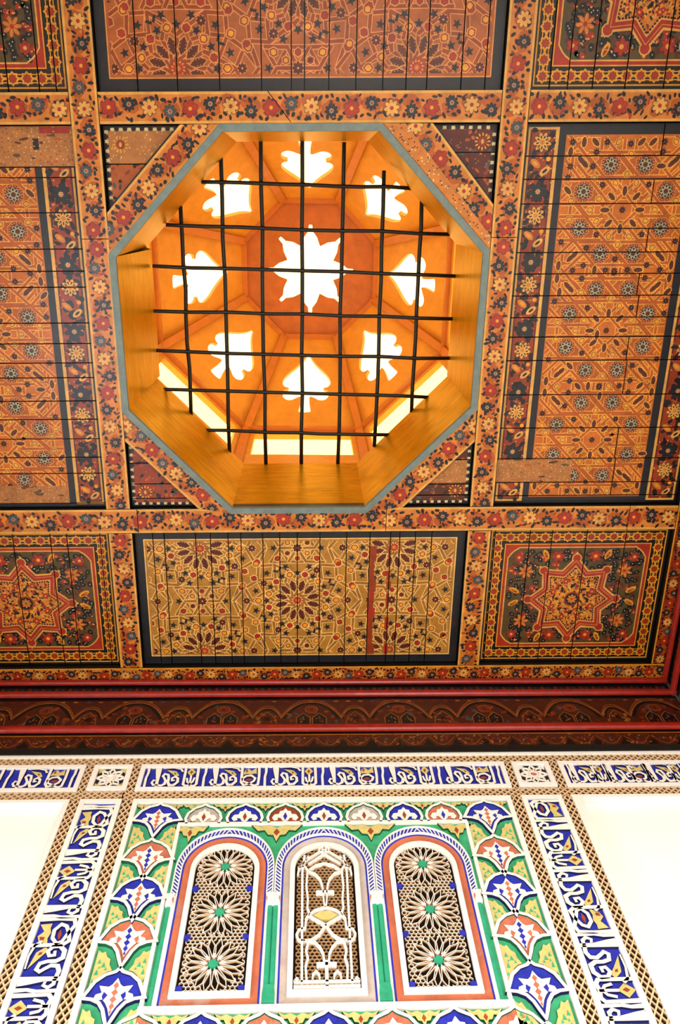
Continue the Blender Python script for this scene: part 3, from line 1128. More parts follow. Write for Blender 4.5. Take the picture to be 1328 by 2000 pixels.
# --- corner panels round the octagon
CORN = [([(-.692, -.229), (-.430, -.229), (-.692, .045)], 'worn brown triangular panel at the upper left corner of the skylight', 61),
        ([(.634, -.229), (.634, .025), (.410, -.229)], 'dark maroon triangular panel with checked edge at the upper right corner of the skylight', 62),
        ([(-.692, .86), (-.430, 1.134), (-.692, 1.134)], 'small speckled triangular panel at the lower left corner of the skylight', 63),
        ([(.634, .87), (.634, 1.134), (.372, 1.134)], 'small tan triangular panel with checked edge at the lower right corner of the skylight', 64)]
for (tri, lab, sd) in CORN:
    t = thing('corner_coffer', lab, 'ceiling panel', 'triangular skylight corner panels')
    rg = random.Random(sd)
    P = Paint()
    xs = [p[0] for p in tri]
    ys = [p[1] for p in tri]
    x0, x1, y0, y1 = min(xs), max(xs), min(ys), max(ys)
    gx, gy = sum(xs) / 3, sum(ys) / 3
    P.rect(0, 'paint_black', x0, y0, x1, y1)
    ins = [(gx + (x - gx) * .86, gy + (y - gy) * .86) for x, y in tri]
    P.poly(1, {61: 'paint_deep_orange', 62: 'paint_maroon', 63: 'paint_brick', 64: 'paint_brown'}[sd], ins)
    Q = Paint()
    for k in range(110):
        Q.ell(2, rg.choice(('paint_brown', 'paint_black', 'paint_brick', 'paint_slate', 'paint_deep_orange')), rg.uniform(x0, x1), rg.uniform(y0, y1), rg.uniform(.006, .014), rg.uniform(.004, .007), rg.uniform(0, 3), 7)
    # rubbed band and checked edge
    if sd in (61, 64):
        ya = (y0, y0 + .12) if sd == 61 else (y0 + .08, y1 - .09)
        Q.rect(3, 'paint_rubbed', x0, ya[0], x1, ya[1])
        for k in range(90):
            Q.ell(4, rg.choice(('paint_pale', 'paint_cream')), rg.uniform(x0, x1), rg.uniform(*ya), .0022, .0022, 0, 5)
    else:
        for k in range(60):
            Q.ell(4, 'paint_cream', rg.uniform(x0, x1), rg.uniform(y0, y1), .0018, .0018, 0, 5)
    sq = tri[0] if sd != 63 else tri[2]
    if sd in (64,):
        sq = tri[1]
    rx, ry = gx + (sq[0] - gx) * .35, gy + (sq[1] - gy) * .35
    for k in range(12):
        a = k * PI / 6
        Q.ell(5, 'paint_yellow', rx + .022 * math.cos(a), ry + .022 * math.sin(a), .006, .003, a, 6)
    Q.ell(5, 'paint_brick', rx, ry, .015, .015)
    Q.ell(6, 'paint_cream', rx, ry, .005, .008)
    for (l, c, pts, *_r) in Q.p:
        q = clip(pts, ins if area2(ins) > 0 else ins[::-1])
        if len(q) > 2:
            P.poly(l, c, q)
    # checked line inside the two straight sides
    for i in range(3):
        p, q = ins[i], ins[(i + 1) % 3]
        if abs(p[0] - q[0]) > .02 and abs(p[1] - q[1]) > .02:
            continue
        L = math.hypot(p[0] - q[0], p[1] - q[1])
        n = int(L / .014)
        for k in range(n):
            u = (k + .5) / n
            x, y = p[0] + (q[0] - p[0]) * u, p[1] + (q[1] - p[1]) * u
            P.rect(7, 'paint_pale' if k % 2 else 'paint_black', x - .006, y - .005, x + .006, y + .005)
    backing(t, tri)
    cut = {61: [-.109], 62: [-.14, -.06], 63: [.955, 1.04, 1.1], 64: [.95, 1.05, 1.095]}[sd]
    es = [y0] + cut + [y1]
    bs = []
    for i in range(len(es) - 1):
        q = clip(tri if area2(tri) > 0 else tri[::-1], quadp(x0 - .01, es[i], x1 + .01, es[i + 1]))
        if len(q) > 2 and abs(area2(q)) > 1e-5:
            bs.append(q)
    P.boards(bs, cm, t, 'plank', d=-REC, flip=True)


# --- beams
def beam(name, lab, polys, paint, group='painted ceiling beams', part='board'):
    t = thing(name, lab, 'ceiling beam', group)
    paint.boards(polys, cm, t, part, d=0.0, thick=.055, body='paint_orange', flip=True, uneven=.0004, gap=.0012)
    return t


for side, lab in ((1, 'long flower-painted beam running toward the wall right of the skylight'), (-1, 'long flower-painted beam running toward the wall left of the skylight')):
    a, b = (BX[2], BX[3]) if side > 0 else (BX[0], BX[1])
    P = Paint()
    floral(P, PY0, .133, b - a, 70 + side, vert=True, y0=a)
    floral(P, .133, PY1, b - a, 72 + side, vert=True, y0=a)
    js = [PY0, .133, BY[2]] if side > 0 else [PY0, .131, BY[2]]
    beam('ceiling_beam', lab, [quadp(a, js[0], b, js[1]), quadp(a, js[1], b, js[2])], P)
    P = Paint()
    floral(P, BY[3], PY1, b - a, 75 + side, vert=True, y0=a)
    beam('ceiling_beam', 'short flower-painted beam ' + ('between golden star panel and the red medallion corner panel' if side > 0 else 'between golden star panel and the medallion panel at the left edge'),
         [quadp(a, BY[3], b, PY1)], P)
P = Paint()
floral(P, PX0, PX1, BY[3] - BY[2], 80, y0=BY[2])
beam('ceiling_beam', 'cross beam painted with flowers between skylight and golden star panel', [quadp(a, BY[2], b, BY[3]) for a, b in ((PX0, -.667), (-.667, .306), (.306, 1.275), (1.275, PX1))], P)
for (a, b, lab) in ((BX[1], BX[2], 'cross beam with red and blue flowers above the skylight, split by a slanting joint'), (PX0, BX[0], 'short cross beam with flowers reaching the upper left picture edge'), (BX[3], PX1, 'short cross beam with flowers reaching the upper right picture edge')):
    P = Paint()
    floral(P, a, b, BY[1] - BY[0], 83 + int(a * 10), y0=BY[0])
    if a == BX[1]:
        polys = [[(a, BY[0]), (-.14, BY[0]), (-.06, BY[1]), (a, BY[1])], [(-.14, BY[0]), (b, BY[0]), (b, BY[1]), (-.06, BY[1])]]
    else:
        polys = [quadp(a, BY[0], b, BY[1])]
    beam('ceiling_beam', lab, polys, P)
# diagonal beams across the corners of the octagon
DG = [([(-.430, -.229), OCT[0], OCT[7], (-.692, .045)], 'diagonal flower-painted beam at the upper left side of the skylight', 90),
      ([(.410, -.229), (.634, .025), OCT[2], OCT[1]], 'diagonal beam with speckled inner band at the upper right side of the skylight', 91),
      ([(-.692, .86), OCT[6], OCT[5], (-.430, 1.134)], 'diagonal flower-painted beam at the lower left side of the skylight', 92),
      ([(.634, .87), (.372, 1.134), OCT[4], OCT[3]], 'diagonal flower-painted beam at the lower right side of the skylight', 93)]
for (q, lab, sd) in DG:
    P = Paint()
    # run the band along the outer (corner) side
    o0, o1 = Vector(q[0]), Vector(q[-1] if sd in (90,) else q[1] if sd in (91, 93) else q[-1])
    d = (o1 - o0).normalized()
    nrm = Vector((-d.y, d.x))
    ctr = Vector((XM, .46))
    if (ctr - o0).dot(nrm) < 0:
        nrm = -nrm
    S = Paint()
    w = .098
    floral(S, -.2, (o1 - o0).length + .2, w, sd, y0=0)
    if sd == 91:
        rg = random.Random(1)
        S.rect(10, 'paint_orange', -.2, .07, 1, .14)
        for k in range(160):
            S.ell(11, rg.choice(('paint_pale', 'paint_brown')), rg.uniform(-.1, .6), rg.uniform(.072, .13), .003, .003, 0, 5)
    else:
        S.rect(0, 'paint_orange', -.2, w, 1, .2)
    for (l, c, pts, *_r) in S.p:
        P.poly(l, c, [(o0.x + d.x * u + nrm.x * v, o0.y + d.y * u + nrm.y * v) for u, v in pts])
    beam('ceiling_beam', lab, [q], P)
# painted border boards along the walls
P = Paint()
floral(P, XL, XR, .075, 95, y0=PY1, dense=1.15)
P.rect(9, 'paint_yellow', XL, PY1, XR, PY1 + .006)
beam('border_board', 'narrow dark border of flowers on the ceiling along the front cornice', [quadp(XL, PY1, XR, PY1 + .078)], P, 'flowered border boards')
P = Paint()
floral(P, PY0, PY1, .072, 96, vert=True, y0=PX1, dense=1.1, ground='paint_brick')
P.rect(9, 'paint_yellow', PX1, PY0, PX1 + .006, PY1)
beam('border_board', 'narrow red flowered border on the ceiling along the right side cornice', [quadp(PX1, PY0, XR + .01, PY1)], P, 'flowered border boards')
P = Paint()
floral(P, PY0, PY1, .072, 97, vert=True, y0=XL - .01, dense=1.1, ground='paint_brick')
h1 = beam('border_board', 'left', [quadp(XL - .01, PY0, PX0, PY1)], P, 'flowered border boards')
P = Paint()
floral(P, XL, XR, .075, 98, y0=YB - .01, dense=1.1)
h2 = beam('border_board', 'back', [quadp(XL, YB - .01, XR, PY0)], P, 'flowered border boards')

HIDDEN = (h1, h2)

# ------------------------------------------------------------------ skylight
SH = 0.60                                  # height of the gold lining
OW = [cm(x, y, 0)[:2] for x, y in OCT]
OC = Vector((sum(p[0] for p in OW) / 8, sum(p[1] for p in OW) / 8))


def off(p, k):
    v = Vector(p) - OC
    v = v * (1 + k / v.length)
    return (OC.x + v.x, OC.y + v.y)


t = thing('skylight_lining', 'octagonal gold-painted board lining of the skylight with grey-green edge strip', 'skylight')
for i in range(8):
    a, b = off(OW[i], -.022), off(OW[(i + 1) % 8], -.022)
    ao, bo = off(OW[i], .004), off(OW[(i + 1) % 8], .004)
    lean = .02 if i == 6 else 0
    mb = MB()
    z0, z1 = ZC + .004, ZC + SH - R.uniform(0, .02)
    at, bt = off(a, -lean), off(b, -lean)
    quad = lambda p, q, r, s, m: mb.face([p, q, r, s], m)
    quad((*b, z0), (*a, z0), (*at, z1), (*bt, z1), 'lining_gold')
    quad((*ao, z0), (*bo, z0), (*bo, z1), (*ao, z1), 'wood_dark')
    quad((*at, z1), (*ao, z1), (*bo, z1), (*bt, z1), 'lining_gold')
    quad((*a, z0), (*b, z0), (*bo, z0), (*ao, z0), 'lining_gold')
    mb.build('lining_board', t)
    mb = MB()                            # grey-green strip round the rim
    a2, b2 = off(OW[i], -.026), off(OW[(i + 1) % 8], -.026)
    a3, b3 = off(OW[i], -.001), off(OW[(i + 1) % 8], -.001)
    zz = ZC - .006
    quad((*a2, zz), (*b2, zz), (*b3, zz), (*a3, zz), 'edge_teal')
    quad((*b2, zz), (*a2, zz), (*a2, zz + .02), (*b2, zz + .02), 'edge_teal')
    quad((*a3, zz), (*b3, zz), (*b3, zz + .02), (*a3, zz + .02), 'edge_teal')
    quad((*a2, zz + .02), (*a3, zz + .02), (*b3, zz + .02), (*b2, zz + .02), 'edge_teal')
    mb.build('edge_strip', t)

# iron grille across the top of the lining
t = thing('iron_grille', 'black wrought iron grille of crossing bars under the skylight lantern', 'grille')
ZG = ZC + .575
VB = [(-.523, .03, .92), (-.357, -.155, 1.095), (-.197, -.21, 1.148), (-.032, -.22, 1.148), (.134, -.205, 1.146), (.300, -.1, 1.056), (.459, .01, .897)]
HB = [(-.435, -.062, .424, -.034), (-.585, .104, .58, .142), (-.65, .264, .638, .312), (-.656, .445, .63, .486), (-.656, .617, .63, .657), (-.640, .786, .54, .827), (-.474, .972, .36, .998)]
for (x, a, b) in VB:
    mb = MB()
    n = 9
    mb.tube([cm(x + R.uniform(-.003, .003), a + (b - a) * k / (n - 1), 0)[:2] + (ZG + R.uniform(-.002, .002),) for k in range(n)], .0085, 'iron', 8)
    mb.build('upright_bar', t, True)
for (x0, y0, x1, y1) in HB:
    mb = MB()
    n = 9
    mb.tube([cm(x0 + (x1 - x0) * k / (n - 1), y0 + (y1 - y0) * k / (n - 1) + R.uniform(-.003, .003), 0)[:2] + (ZG - .013 + R.uniform(-.002, .002),) for k in range(n)], .008, 'iron', 8)
    mb.build('cross_bar', t, True)

# lantern: eight window walls, a sloping roof of eight panels with cut-out leaves, a flat top with a cut-out star
t = thing('skylight_lantern', 'orange wooden octagonal lantern roof with glowing spade and star cut-outs above the grille', 'lantern')
LC = Vector((-.035, .462))
TC = Vector((.005, .420))
AW, AT = .80, .40
ZB, ZW0, ZW1, ZR, ZT = ZC + SH - .02, EYE + 4.13, EYE + 4.52, EYE + 4.62, EYE + 5.27


def ring(c, ap, z, k):
    a = PI / 8 + k * PI / 4
    r = ap / math.cos(PI / 8)
    return Vector((c.x + r * math.cos(a), c.y + r * math.sin(a), z))


def holed(mb, o, ux, uy, outer, hole, thick, m, edge):
    """flat board with a cut-out; o + u*ux + v*uy; extruded away from the room by thick"""
    n = ux.cross(uy).normalized()
    V = [Vector((p[0], p[1], 0)) for p in outer] + [Vector((p[0], p[1], 0)) for p in hole]
    tri = tessellate_polygon([[Vector((p[0], p[1], 0)) for p in outer], [Vector((p[0], p[1], 0)) for p in hole]])
    P3 = [o + ux * v.x + uy * v.y for v in V]
    for tt in tri:
        mb.face([tuple(P3[i]) for i in tt], m)
        mb.face([tuple(P3[i] + n * thick) for i in tt[::-1]], m)
    no = len(outer)
    for (s, e, mm) in ((0, no, m), (no, len(V), edge)):
        for i in range(s, e):
            j = i + 1 if i + 1 < e else s
            mb.face([tuple(P3[i]), tuple(P3[j]), tuple(P3[j] + n * thick), tuple(P3[i] + n * thick)], mm)


def smooth_loop(pts, it=2):
    for _ in range(it):
        o = []
        n = len(pts)
        for i in range(n):
            a, b = pts[i], pts[(i + 1) % n]
            o.append((a[0] * .75 + b[0] * .25, a[1] * .75 + b[1] * .25))
            o.append((a[0] * .25 + b[0] * .75, a[1] * .25 + b[1] * .75))
        pts = o
    return pts


half = [(.0, 1.02), (.05, .88), (.2, .73), (.34, .62), (.43, .5), (.39, .4), (.27, .385), (.39, .35), (.40, .23), (.27, .17), (.12, .24), (.065, .25), (.07, .16), (.10, .05), (.11, -.005), (.0, -.02)]
spade = half[:-1] + [(-x, y) for x, y in half[::-1][1:]]
spade = smooth_loop([(x, y) for x, y in spade[:-1]] if spade[0] == spade[-1] else spade, 2)
for k in range(8):
    # wall with a long low window
    a, b = ring(LC, AW, ZB, k), ring(LC, AW, ZB, k + 1)
    ux = (b - a).normalized()
    inw = Vector((LC.x, LC.y, ZB)) - (a + b) / 2
    inw.normalize()
    L = (b - a).length
    mb = MB()

    def wbox(u0, u1, z0, z1, m='lantern_orange', dd=.05, mbx=None):
        (mbx or mb).beam(a + ux * ((u0 + u1) / 2) + Vector((0, 0, z0 - ZB)) - inw * dd / 2, a + ux * ((u0 + u1) / 2) + Vector((0, 0, z1 - ZB)) - inw * dd / 2, u1 - u0, dd, m, tuple(inw))
    wbox(-.03, L + .03, ZB, ZW0)
    wbox(-.03, L + .03, ZW1, ZR + .04)
    wbox(-.03, .06, ZW0, ZW1)
    wbox(L - .06, L + .03, ZW0, ZW1)
    wl = mb.build('wall_panel', t)
    mb = MB()
    wbox(.06, L - .06, ZW0, ZW1, 'pane_yellow', .006)
    pn = mb.build('window_pane', t)
    pn.location = -inw * .03
    # sloping roof panel
    a, b = ring(LC, AW + .01, ZR, k), ring(LC, AW + .01, ZR, k + 1)
    c, d = ring(TC, AT, ZT, k + 1), ring(TC, AT, ZT, k)
    ux = (b - a).normalized()
    m0, m1 = (a + b) / 2, (c + d) / 2
    n = ux.cross(m1 - m0).normalized()
    uy = n.cross(ux)
    H = (m1 - m0).dot(uy)
    loc = [((p - m0).dot(ux), (p - m0).dot(uy)) for p in (a, b, c, d)]
    hs = .50
    cu = (m1 - m0).dot(ux)
    hole_ = [(x * hs * .70 + cu * (.19 + y * hs / H), .19 * H + y * hs) for x, y in spade]
    mb = MB()
    holed(mb, m0, ux, uy, loc, hole_, -.022 if n.z < 0 else .022, 'lantern_orange', 'lantern_orange')
    rp = mb.build('roof_panel', t)
    mb = MB()
    nn = n if n.z > 0 else -n
    hx = [p[0] for p in hole_]
    hy = [p[1] for p in hole_]
    q = [(min(hx) - .02, min(hy) - .02), (max(hx) + .02, min(hy) - .02), (max(hx) + .02, max(hy) + .02), (min(hx) - .02, max(hy) + .02)]
    mb.face([tuple(m0 + ux * u + uy * v + nn * .03) for u, v in q], 'pane_pale')
    mb.face([tuple(m0 + ux * u + uy * v + nn * .034) for u, v in q[::-1]], 'pane_pale')
    mb.build('leaf_pane', t)
    # rib on the joint, rail at the foot, rail of the top ring
    mb = MB()
    p, q = ring(LC, AW - .005, ZR - .03, k), ring(TC, AT - .005, ZT - .005, k)
    mb.beam(p, q, .042, .035, 'lantern_rib')
    mb.build('rib', t)
    mb = MB()
    mb.beam(ring(TC, AT + .004, ZT - .012, k), ring(TC, AT + .004, ZT - .012, k + 1), .034, .034, 'lantern_rib')
    mb.build('top_rail', t)
    mb = MB()
    mb.beam(ring(LC, AW - .01, ZR - .02, k), ring(LC, AW - .01, ZR - .02, k + 1), .03, .035, 'lantern_rib')
    mb.build('foot_rail', t)
    mb = MB()
    mb.beam(ring(LC, AW - .012, ZB, k), ring(LC, AW - .012, ZR - .03, k), .045, .03, 'lantern_rib', tuple((LC - ring(LC, 1, 0, k).xy).to_3d()))
    mb.build('post', t)
mb = MB()
for k in range(8):
    i = (k + 3) % 8
    p, q = ring(LC, AW + .03, ZB + .004, k), ring(LC, AW + .03, ZB + .004, k + 1)
    ci = Vector((LC.x, LC.y, ZB + .004))
    mb.face([tuple(p), tuple(q), tuple(ci.lerp(q, .845)), tuple(ci.lerp(p, .845))], 'lantern_orange')
    mb.face([tuple(p + Vector((0, 0, -.02))), tuple(ci.lerp(p, .845) + Vector((0, 0, -.02))), tuple(ci.lerp(q, .845) + Vector((0, 0, -.02))), tuple(q + Vector((0, 0, -.02)))], 'wood_dark')
mb.build('ledge', t)
st = []
for k in range(8):
    a0 = PI / 2 + k * PI / 4
    for (r, da) in ((.168, -PI / 8.4), (.192, -.27), (.215, -.2), (.236, -.11), (.25, -.055), (.285, -.04), (.292, -.03), (.292, .03), (.285, .04), (.25, .055), (.236, .11), (.215, .2), (.192, .27)):
        st.append((r * .91 * math.cos(a0 + da * 1.05), r * .91 * math.sin(a0 + da * 1.05)))
top = [ring(TC, AT + .02, 0, k) for k in range(8)]
mb = MB()
holed(mb, Vector((TC.x, TC.y, ZT)), Vector((1, 0, 0)), Vector((0, 1, 0)), [(p.x - TC.x, p.y - TC.y) for p in top], st, .022, 'lantern_brown', 'lantern_orange')
mb.build('top_panel', t)
mb = MB()
mb.face([(TC.x + x, TC.y + y, ZT + .03) for x, y in ((-.32, -.32), (-.32, .32), (.32, .32), (.32, -.32))], 'pane_pale')
mb.face([(TC.x + x, TC.y + y, ZT + .034) for x, y in ((-.32, -.32), (.32, -.32), (.32, .32), (-.32, .32))], 'pane_pale')
mb.build('star_pane', t)


# ------------------------------------------------------------------ cornice
def as_trim(o, name):        # woodwork of the room that the photograph does not show
    o.name = name
    for k in ('label', 'category', 'group'):
        if k in o:
            del o[k]
    o['kind'] = 'structure'


for k_, o_ in enumerate(HIDDEN):
    as_trim(o_, 'trim_%d' % (3 + k_))


def cornice(lab, u0, u1, mp, detail, pat=None):
    """mp(u, z, d): d towards the room"""
    t = thing('cornice', lab, 'cornice', 'painted wooden cornices')

    def moulding(z0, z1, proud, name='red_moulding'):
        mb = MB()
        n = 7
        prof = [((z0 + z1) / 2 - math.cos(PI * k / n) * (z1 - z0) / 2, proud * math.sin(PI * k / n)) for k in range(n + 1)]
        ss = max(2, int((u1 - u0) / .4))
        us = [u0 + (u1 - u0) * k / ss for k in range(ss + 1)]
        g = [[(u, z + R.uniform(-.0012, .0012), d) for (z, d) in prof] for u in us]
        for i in range(ss):
            for k in range(n):
                mb.face([mp(*g[i][k]), mp(*g[i + 1][k]), mp(*g[i + 1][k + 1]), mp(*g[i][k + 1])], 'moulding_red')
        for i in (0, ss):
            mb.face([mp(*p) for p in g[i]], 'moulding_red')
        return mb.build(name, t, True)

    def board(z0, z1, d0, d1, m, name, paint=None):
        if paint is None:
            mb = MB()
            mb.prism(mp, quadp(u0, z0, u1, z1), d0, d1, m)
            return mb.build(name, t)
        cuts = [u0, u1]
        return paint.boards([quadp(u0, z0, u1, z1)], mp, t, name, d=d1, thick=d1 - d0, body=m, uneven=0, gap=0)[0]
    board(2.985, 3.004, -.03, -.002, 'paint_black', 'fillet')
    moulding(2.962, 2.992, .016)
    # dark hollow with a row of painted beads
    P = Paint()
    P.rect(0, 'paint_black', u0, 2.90, u1, 2.97)
    if detail:
        n = int((u1 - u0) / .054)
        for k in range(n):
            x = u0 + (k + .5) * (u1 - u0) / n
            P.ell(2, 'frieze_red', x - .022, 2.934, .007, .018, 0, 8)
            P.ell(2, 'paint_blueblack', x, 2.936, .015, .016, 0, 8)
            P.ell(3, 'paint_slate', x + .004, 2.938, .0035, .008, .3, 7)
            P.line(3, 'frieze_red', (x - .026, 2.911), (x + .026, 2.911), .004)
    board(2.902, 2.966, -.03, -.008, 'paint_black', 'bead_board', P)
    moulding(2.872, 2.905, .018)
    P = Paint()
    P.rect(0, 'frieze_brown', u0, 2.66, u1, 2.88)
    if detail:
        P.rect(1, 'paint_black', u0, 2.858, u1, 2.876)
        rg = random.Random(3)
        ph = -1.036
        n0 = int((u0 - ph) / .35) - 1
        for k in range(n0, n0 + int((u1 - u0) / .35) + 3):
            cx = ph + k * .35
            # strip of little lozenges over the arches
            for j in range(7):
                P.ell(2, rg.choice(('frieze_line', 'paint_slate', 'frieze_red')), cx + j * .05, 2.848, .011, .005, 0, 6)

            def arch(cx, w, z0, zt, l):
                pts = []
                for q in range(15):
                    u = -1 + 2 * q / 14
                    pts.append((cx + u * w, z0 + (zt - z0) * (1 - abs(u) ** 2.4)))
                return pts
            for (ax, w, zt) in ((cx, .118, 2.842), (cx + .175, .055, 2.800)):
                o = arch(ax, w, 2.735, zt, 0)
                i_ = arch(ax, w * .86, 2.728, zt - .016, 0)
                for q in range(14):
                    P.poly(3, 'paint_black', [o[q], o[q + 1], i_[q + 1], i_[q]])
                P.pline(4, 'frieze_line', o, .0045)
                o2 = [(x, z + .010) for x, z in o]
                P.pline(2, 'frieze_red', o2, .006)
                P.pline(3, 'frieze_line', [(x, z + .006) for x, z in o2], .002)
            # building-like painting under the arch
            for q in range(26):
                x, z = cx + rg.uniform(-.1, .1), rg.uniform(2.69, 2.81)
                if abs(x - cx) / .11 + max(0, z - 2.73) / .11 > 1.1:
                    continue
                P.ell(5, rg.choice(('frieze_red', 'paint_brick', 'frieze_red', 'paint_slate', 'paint_maroon')), x, z, rg.uniform(.008, .016), rg.uniform(.006, .01), rg.uniform(0, 3), 7)
            for s in (-1, 1):
                ox = cx + s * .032
                pts = [(ox - .027, 2.69), (ox - .027, 2.735), (ox - .014, 2.75), (ox, 2.765), (ox + .014, 2.75), (ox + .027, 2.735), (ox + .027, 2.69)]
                P.poly(6, 'paint_black', pts)
                P.pline(7, 'frieze_line', pts, .003, True)
                P.ell(8, 'paint_slate', ox, 2.735, .004, .011)
                for q in range(6):
                    P.ell(8, rg.choice(('frieze_red', 'frieze_line')), ox + rg.uniform(-.016, .016), rg.uniform(2.7, 2.73), .004, .003, 0, 6)
            P.ell(7, 'frieze_red', cx, 2.79, .024, .022)
            P.pline(8, 'frieze_line', [(cx + .026 * math.cos(q * PI / 5), 2.79 + .024 * math.sin(q * PI / 5)) for q in range(10)], .0025, True)
            P.ell(8, 'paint_maroon', cx, 2.79, .008, .01)
            P.line(7, 'frieze_line', (cx - .07, 2.686), (cx + .07, 2.686), .003)
            # rosette between arches
            for q in range(16):
                P.ell(5, rg.choice(('frieze_red', 'paint_brick', 'frieze_line', 'paint_maroon')), cx + .175 + rg.uniform(-.05, .05), rg.uniform(2.69, 2.765), rg.uniform(.006, .012), rg.uniform(.004, .008), rg.uniform(0, 3), 7)
            P.star(6, 'paint_black', cx + .175, 2.73, .007, .022, 6)
            P.pline(6, 'frieze_line', [(cx + .135, 2.69), (cx + .145, 2.74), (cx + .175, 2.775), (cx + .205, 2.74), (cx + .215, 2.69)], .003)
        n = int((u1 - u0) / .022)
        for k in range(n):
            x = u0 + (k + .5) * (u1 - u0) / n
            P.poly(9, 'paint_black' if k % 2 else 'frieze_line', [(x - .011, 2.672), (x + .009, 2.672), (x + .013, 2.68), (x - .007, 2.68)])
    board(2.66, 2.876, -.03, -.006, 'frieze_brown', 'frieze_board', P)
    moulding(2.636, 2.674, .018)
    board(2.622, 2.638, -.03, -.004, 'paint_black', 'fillet')
    P = Paint()
    P.rect(0, 'frieze_brown', u0, 2.54, u1, 2.63)
    if detail:
        P.rect(1, 'paint_yellow', u0, 2.616, u1, 2.6185)
        rg = random.Random(4)
        n = int((u1 - u0) / .107)
        st_ = (u1 - u0) / n
        for k in range(n):
            cx = u0 + (k + .5) * st_
            P.poly(2, 'paint_black', [(cx - st_ * .5 - .026, 2.545), (cx - st_ * .5 + .026, 2.545), (cx - st_ * .5, 2.585)])
            for q in range(22):
                x, z = cx + rg.uniform(-.045, .045), rg.uniform(2.552, 2.612)
                P.ell(3, rg.choice(('frieze_red', 'frieze_line', 'paint_maroon', 'frieze_red')), x, z, rg.uniform(.005, .011), rg.uniform(.002, .004), rg.choice((.6, -.6, 1.2)), 7)
            P.ell(4, 'paint_slate', cx, 2.585, .004, .008)
            P.pline(4, 'frieze_line', [(cx - .05, 2.6), (cx - .02, 2.56), (cx, 2.55), (cx + .02, 2.56), (cx + .05, 2.6)], .002)
    board(2.545, 2.624, -.03, 0.0, 'frieze_brown', 'lower_frieze_board', P)
    return t


cornice('dark red cornice with painted arches above the white plaster frame', XL, XR, lambda u, z, d: (u, YC - d, z + EYE), True)
cornice('red cornice along the right hand wall, seen at the picture edge', PY0 - .06, YC, lambda u, z, d: (XR - d, YC + PY0 - .06 - u if False else (YC - (u - (PY0 - .06))), z + EYE), True)
as_trim(cornice('', PY0 - .06, YC, lambda u, z, d: (XL + d, u, z + EYE), False), 'trim_1')
as_trim(cornice('', XL, XR, lambda u, z, d: (-u + XL + XR, YB + d, z + EYE), False), 'trim_2')


# ------------------------------------------------------------------ carved plaster of the front wall
def wp(x, z, d):
    return (x, YW - d, z + EYE)


GR = -.009       # depth of coloured grounds behind the white faces
ZLO = 1.12       # the carved frame goes on below the picture
CXW = .056       # middle of the frame


def slab(name, parent, pts, d0, d1, m, bev=0):
    mb = MB()
    mb.prism(wp, pts, d0, d1, m, bev=bev)
    return mb.build(name, parent)


# --- top moulding of the plaster
mb = MB()
mb.prism(wp, quadp(-1.6, 2.556, 1.55, 2.60), -.03, .008, 'plaster_white')
mb.prism(wp, quadp(-1.6, 2.535, 1.55, 2.556), -.03, .001, 'plaster_white')
o = mb.build('plaster_fillet')
tag(o, 'plain white plaster fillet directly under the dark cornice', 'moulding')


# --- lattice bands
def lattice(name, lab, x0, x1, z0, z1, pitch=.0215, cat='lattice band'):
    t = thing(name, lab, cat, 'carved plaster lattice bands')
    slab('ground', t, quadp(x0, z0, x1, z1), -.029, -.0085, 'lattice_shade_dirt')
    mb = MB()
    fld = quadp(x0, z0, x1, z1)
    px, pz = (.025, .0205) if x1 - x0 > z1 - z0 else (.0195, .030)
    w = .0022
    L = (x1 - x0) / px + (z1 - z0) / pz

    def bar(p, q, d1, m):
        dx, dz = q[0] - p[0], q[1] - p[1]
        l = math.hypot(dx, dz)
        nx, nz = -dz / l * w, dx / l * w
        # clip the centre line to the band
        q2 = clip([(p[0] - nx, p[1] - nz), (q[0] - nx, q[1] - nz), (q[0] + nx, q[1] + nz), (p[0] + nx, p[1] + nz)], fld)
        if len(q2) > 2:
            mb.prism(wp, q2, -.0085, d1, m, 'plaster_cell')
    n = int(L) + 3
    hx, hz = x1 - x0, z1 - z0
    for k in range(-2, n + 2):
        # rising and falling bars; the rising ones pass over
        s = k * px
        T = hz / pz * px
        bar((x0 + s - T - px * .4, z0 - pz * .4), (x0 + s + px * .4, z1 + pz * .4), -.002, 'plaster_tan')
        bar((x0 + s + px * .4, z0 - pz * .4), (x0 + s - T - px * .4, z1 + pz * .4), -.004, 'plaster_tan')
    o = mb.build('lattice', t)
    o['kind'] = 'stuff'
    return t


lattice('lattice_band', 'long lattice band right under the white fillet, above the inscriptions', -1.6, 1.55, 2.495, 2.535)
lattice('lattice_band', 'lattice band between the long inscription and the coloured centre panel', -.640, .755, 2.311, 2.352)
lattice('lattice_band', 'lattice band under the short left inscription, above the plain left wall field', -1.6, -.645, 2.311, 2.352)
lattice('lattice_band', 'lattice band under the short right inscription, above the plain right wall field', .752, 1.55, 2.311, 2.352)
for (x0, x1, z1, z0, lab) in ((-.818, -.779, 2.311, ZLO, 'upright lattice band bordering the plain left wall field'), (-.637, -.600, 2.311, ZLO, 'upright lattice band between the left inscription and the coloured centre panel'),
                              (.712, .751, 2.311, ZLO, 'upright lattice band between the coloured centre panel and the right inscription'), (.891, .929, 2.311, ZLO, 'upright lattice band bordering the plain right wall field'),
                              (-.806, -.776, 2.495, 2.352, 'short lattice piece left of the left rosette tile'), (-.645, -.610, 2.495, 2.352, 'short lattice piece right of the left rosette tile'),
                              (.730, .756, 2.495, 2.352, 'short lattice piece left of the right rosette tile'), (.896, .931, 2.495, 2.352, 'short lattice piece right of the right rosette tile')):
    lattice('lattice_band', lab, x0, x1, z0, z1)
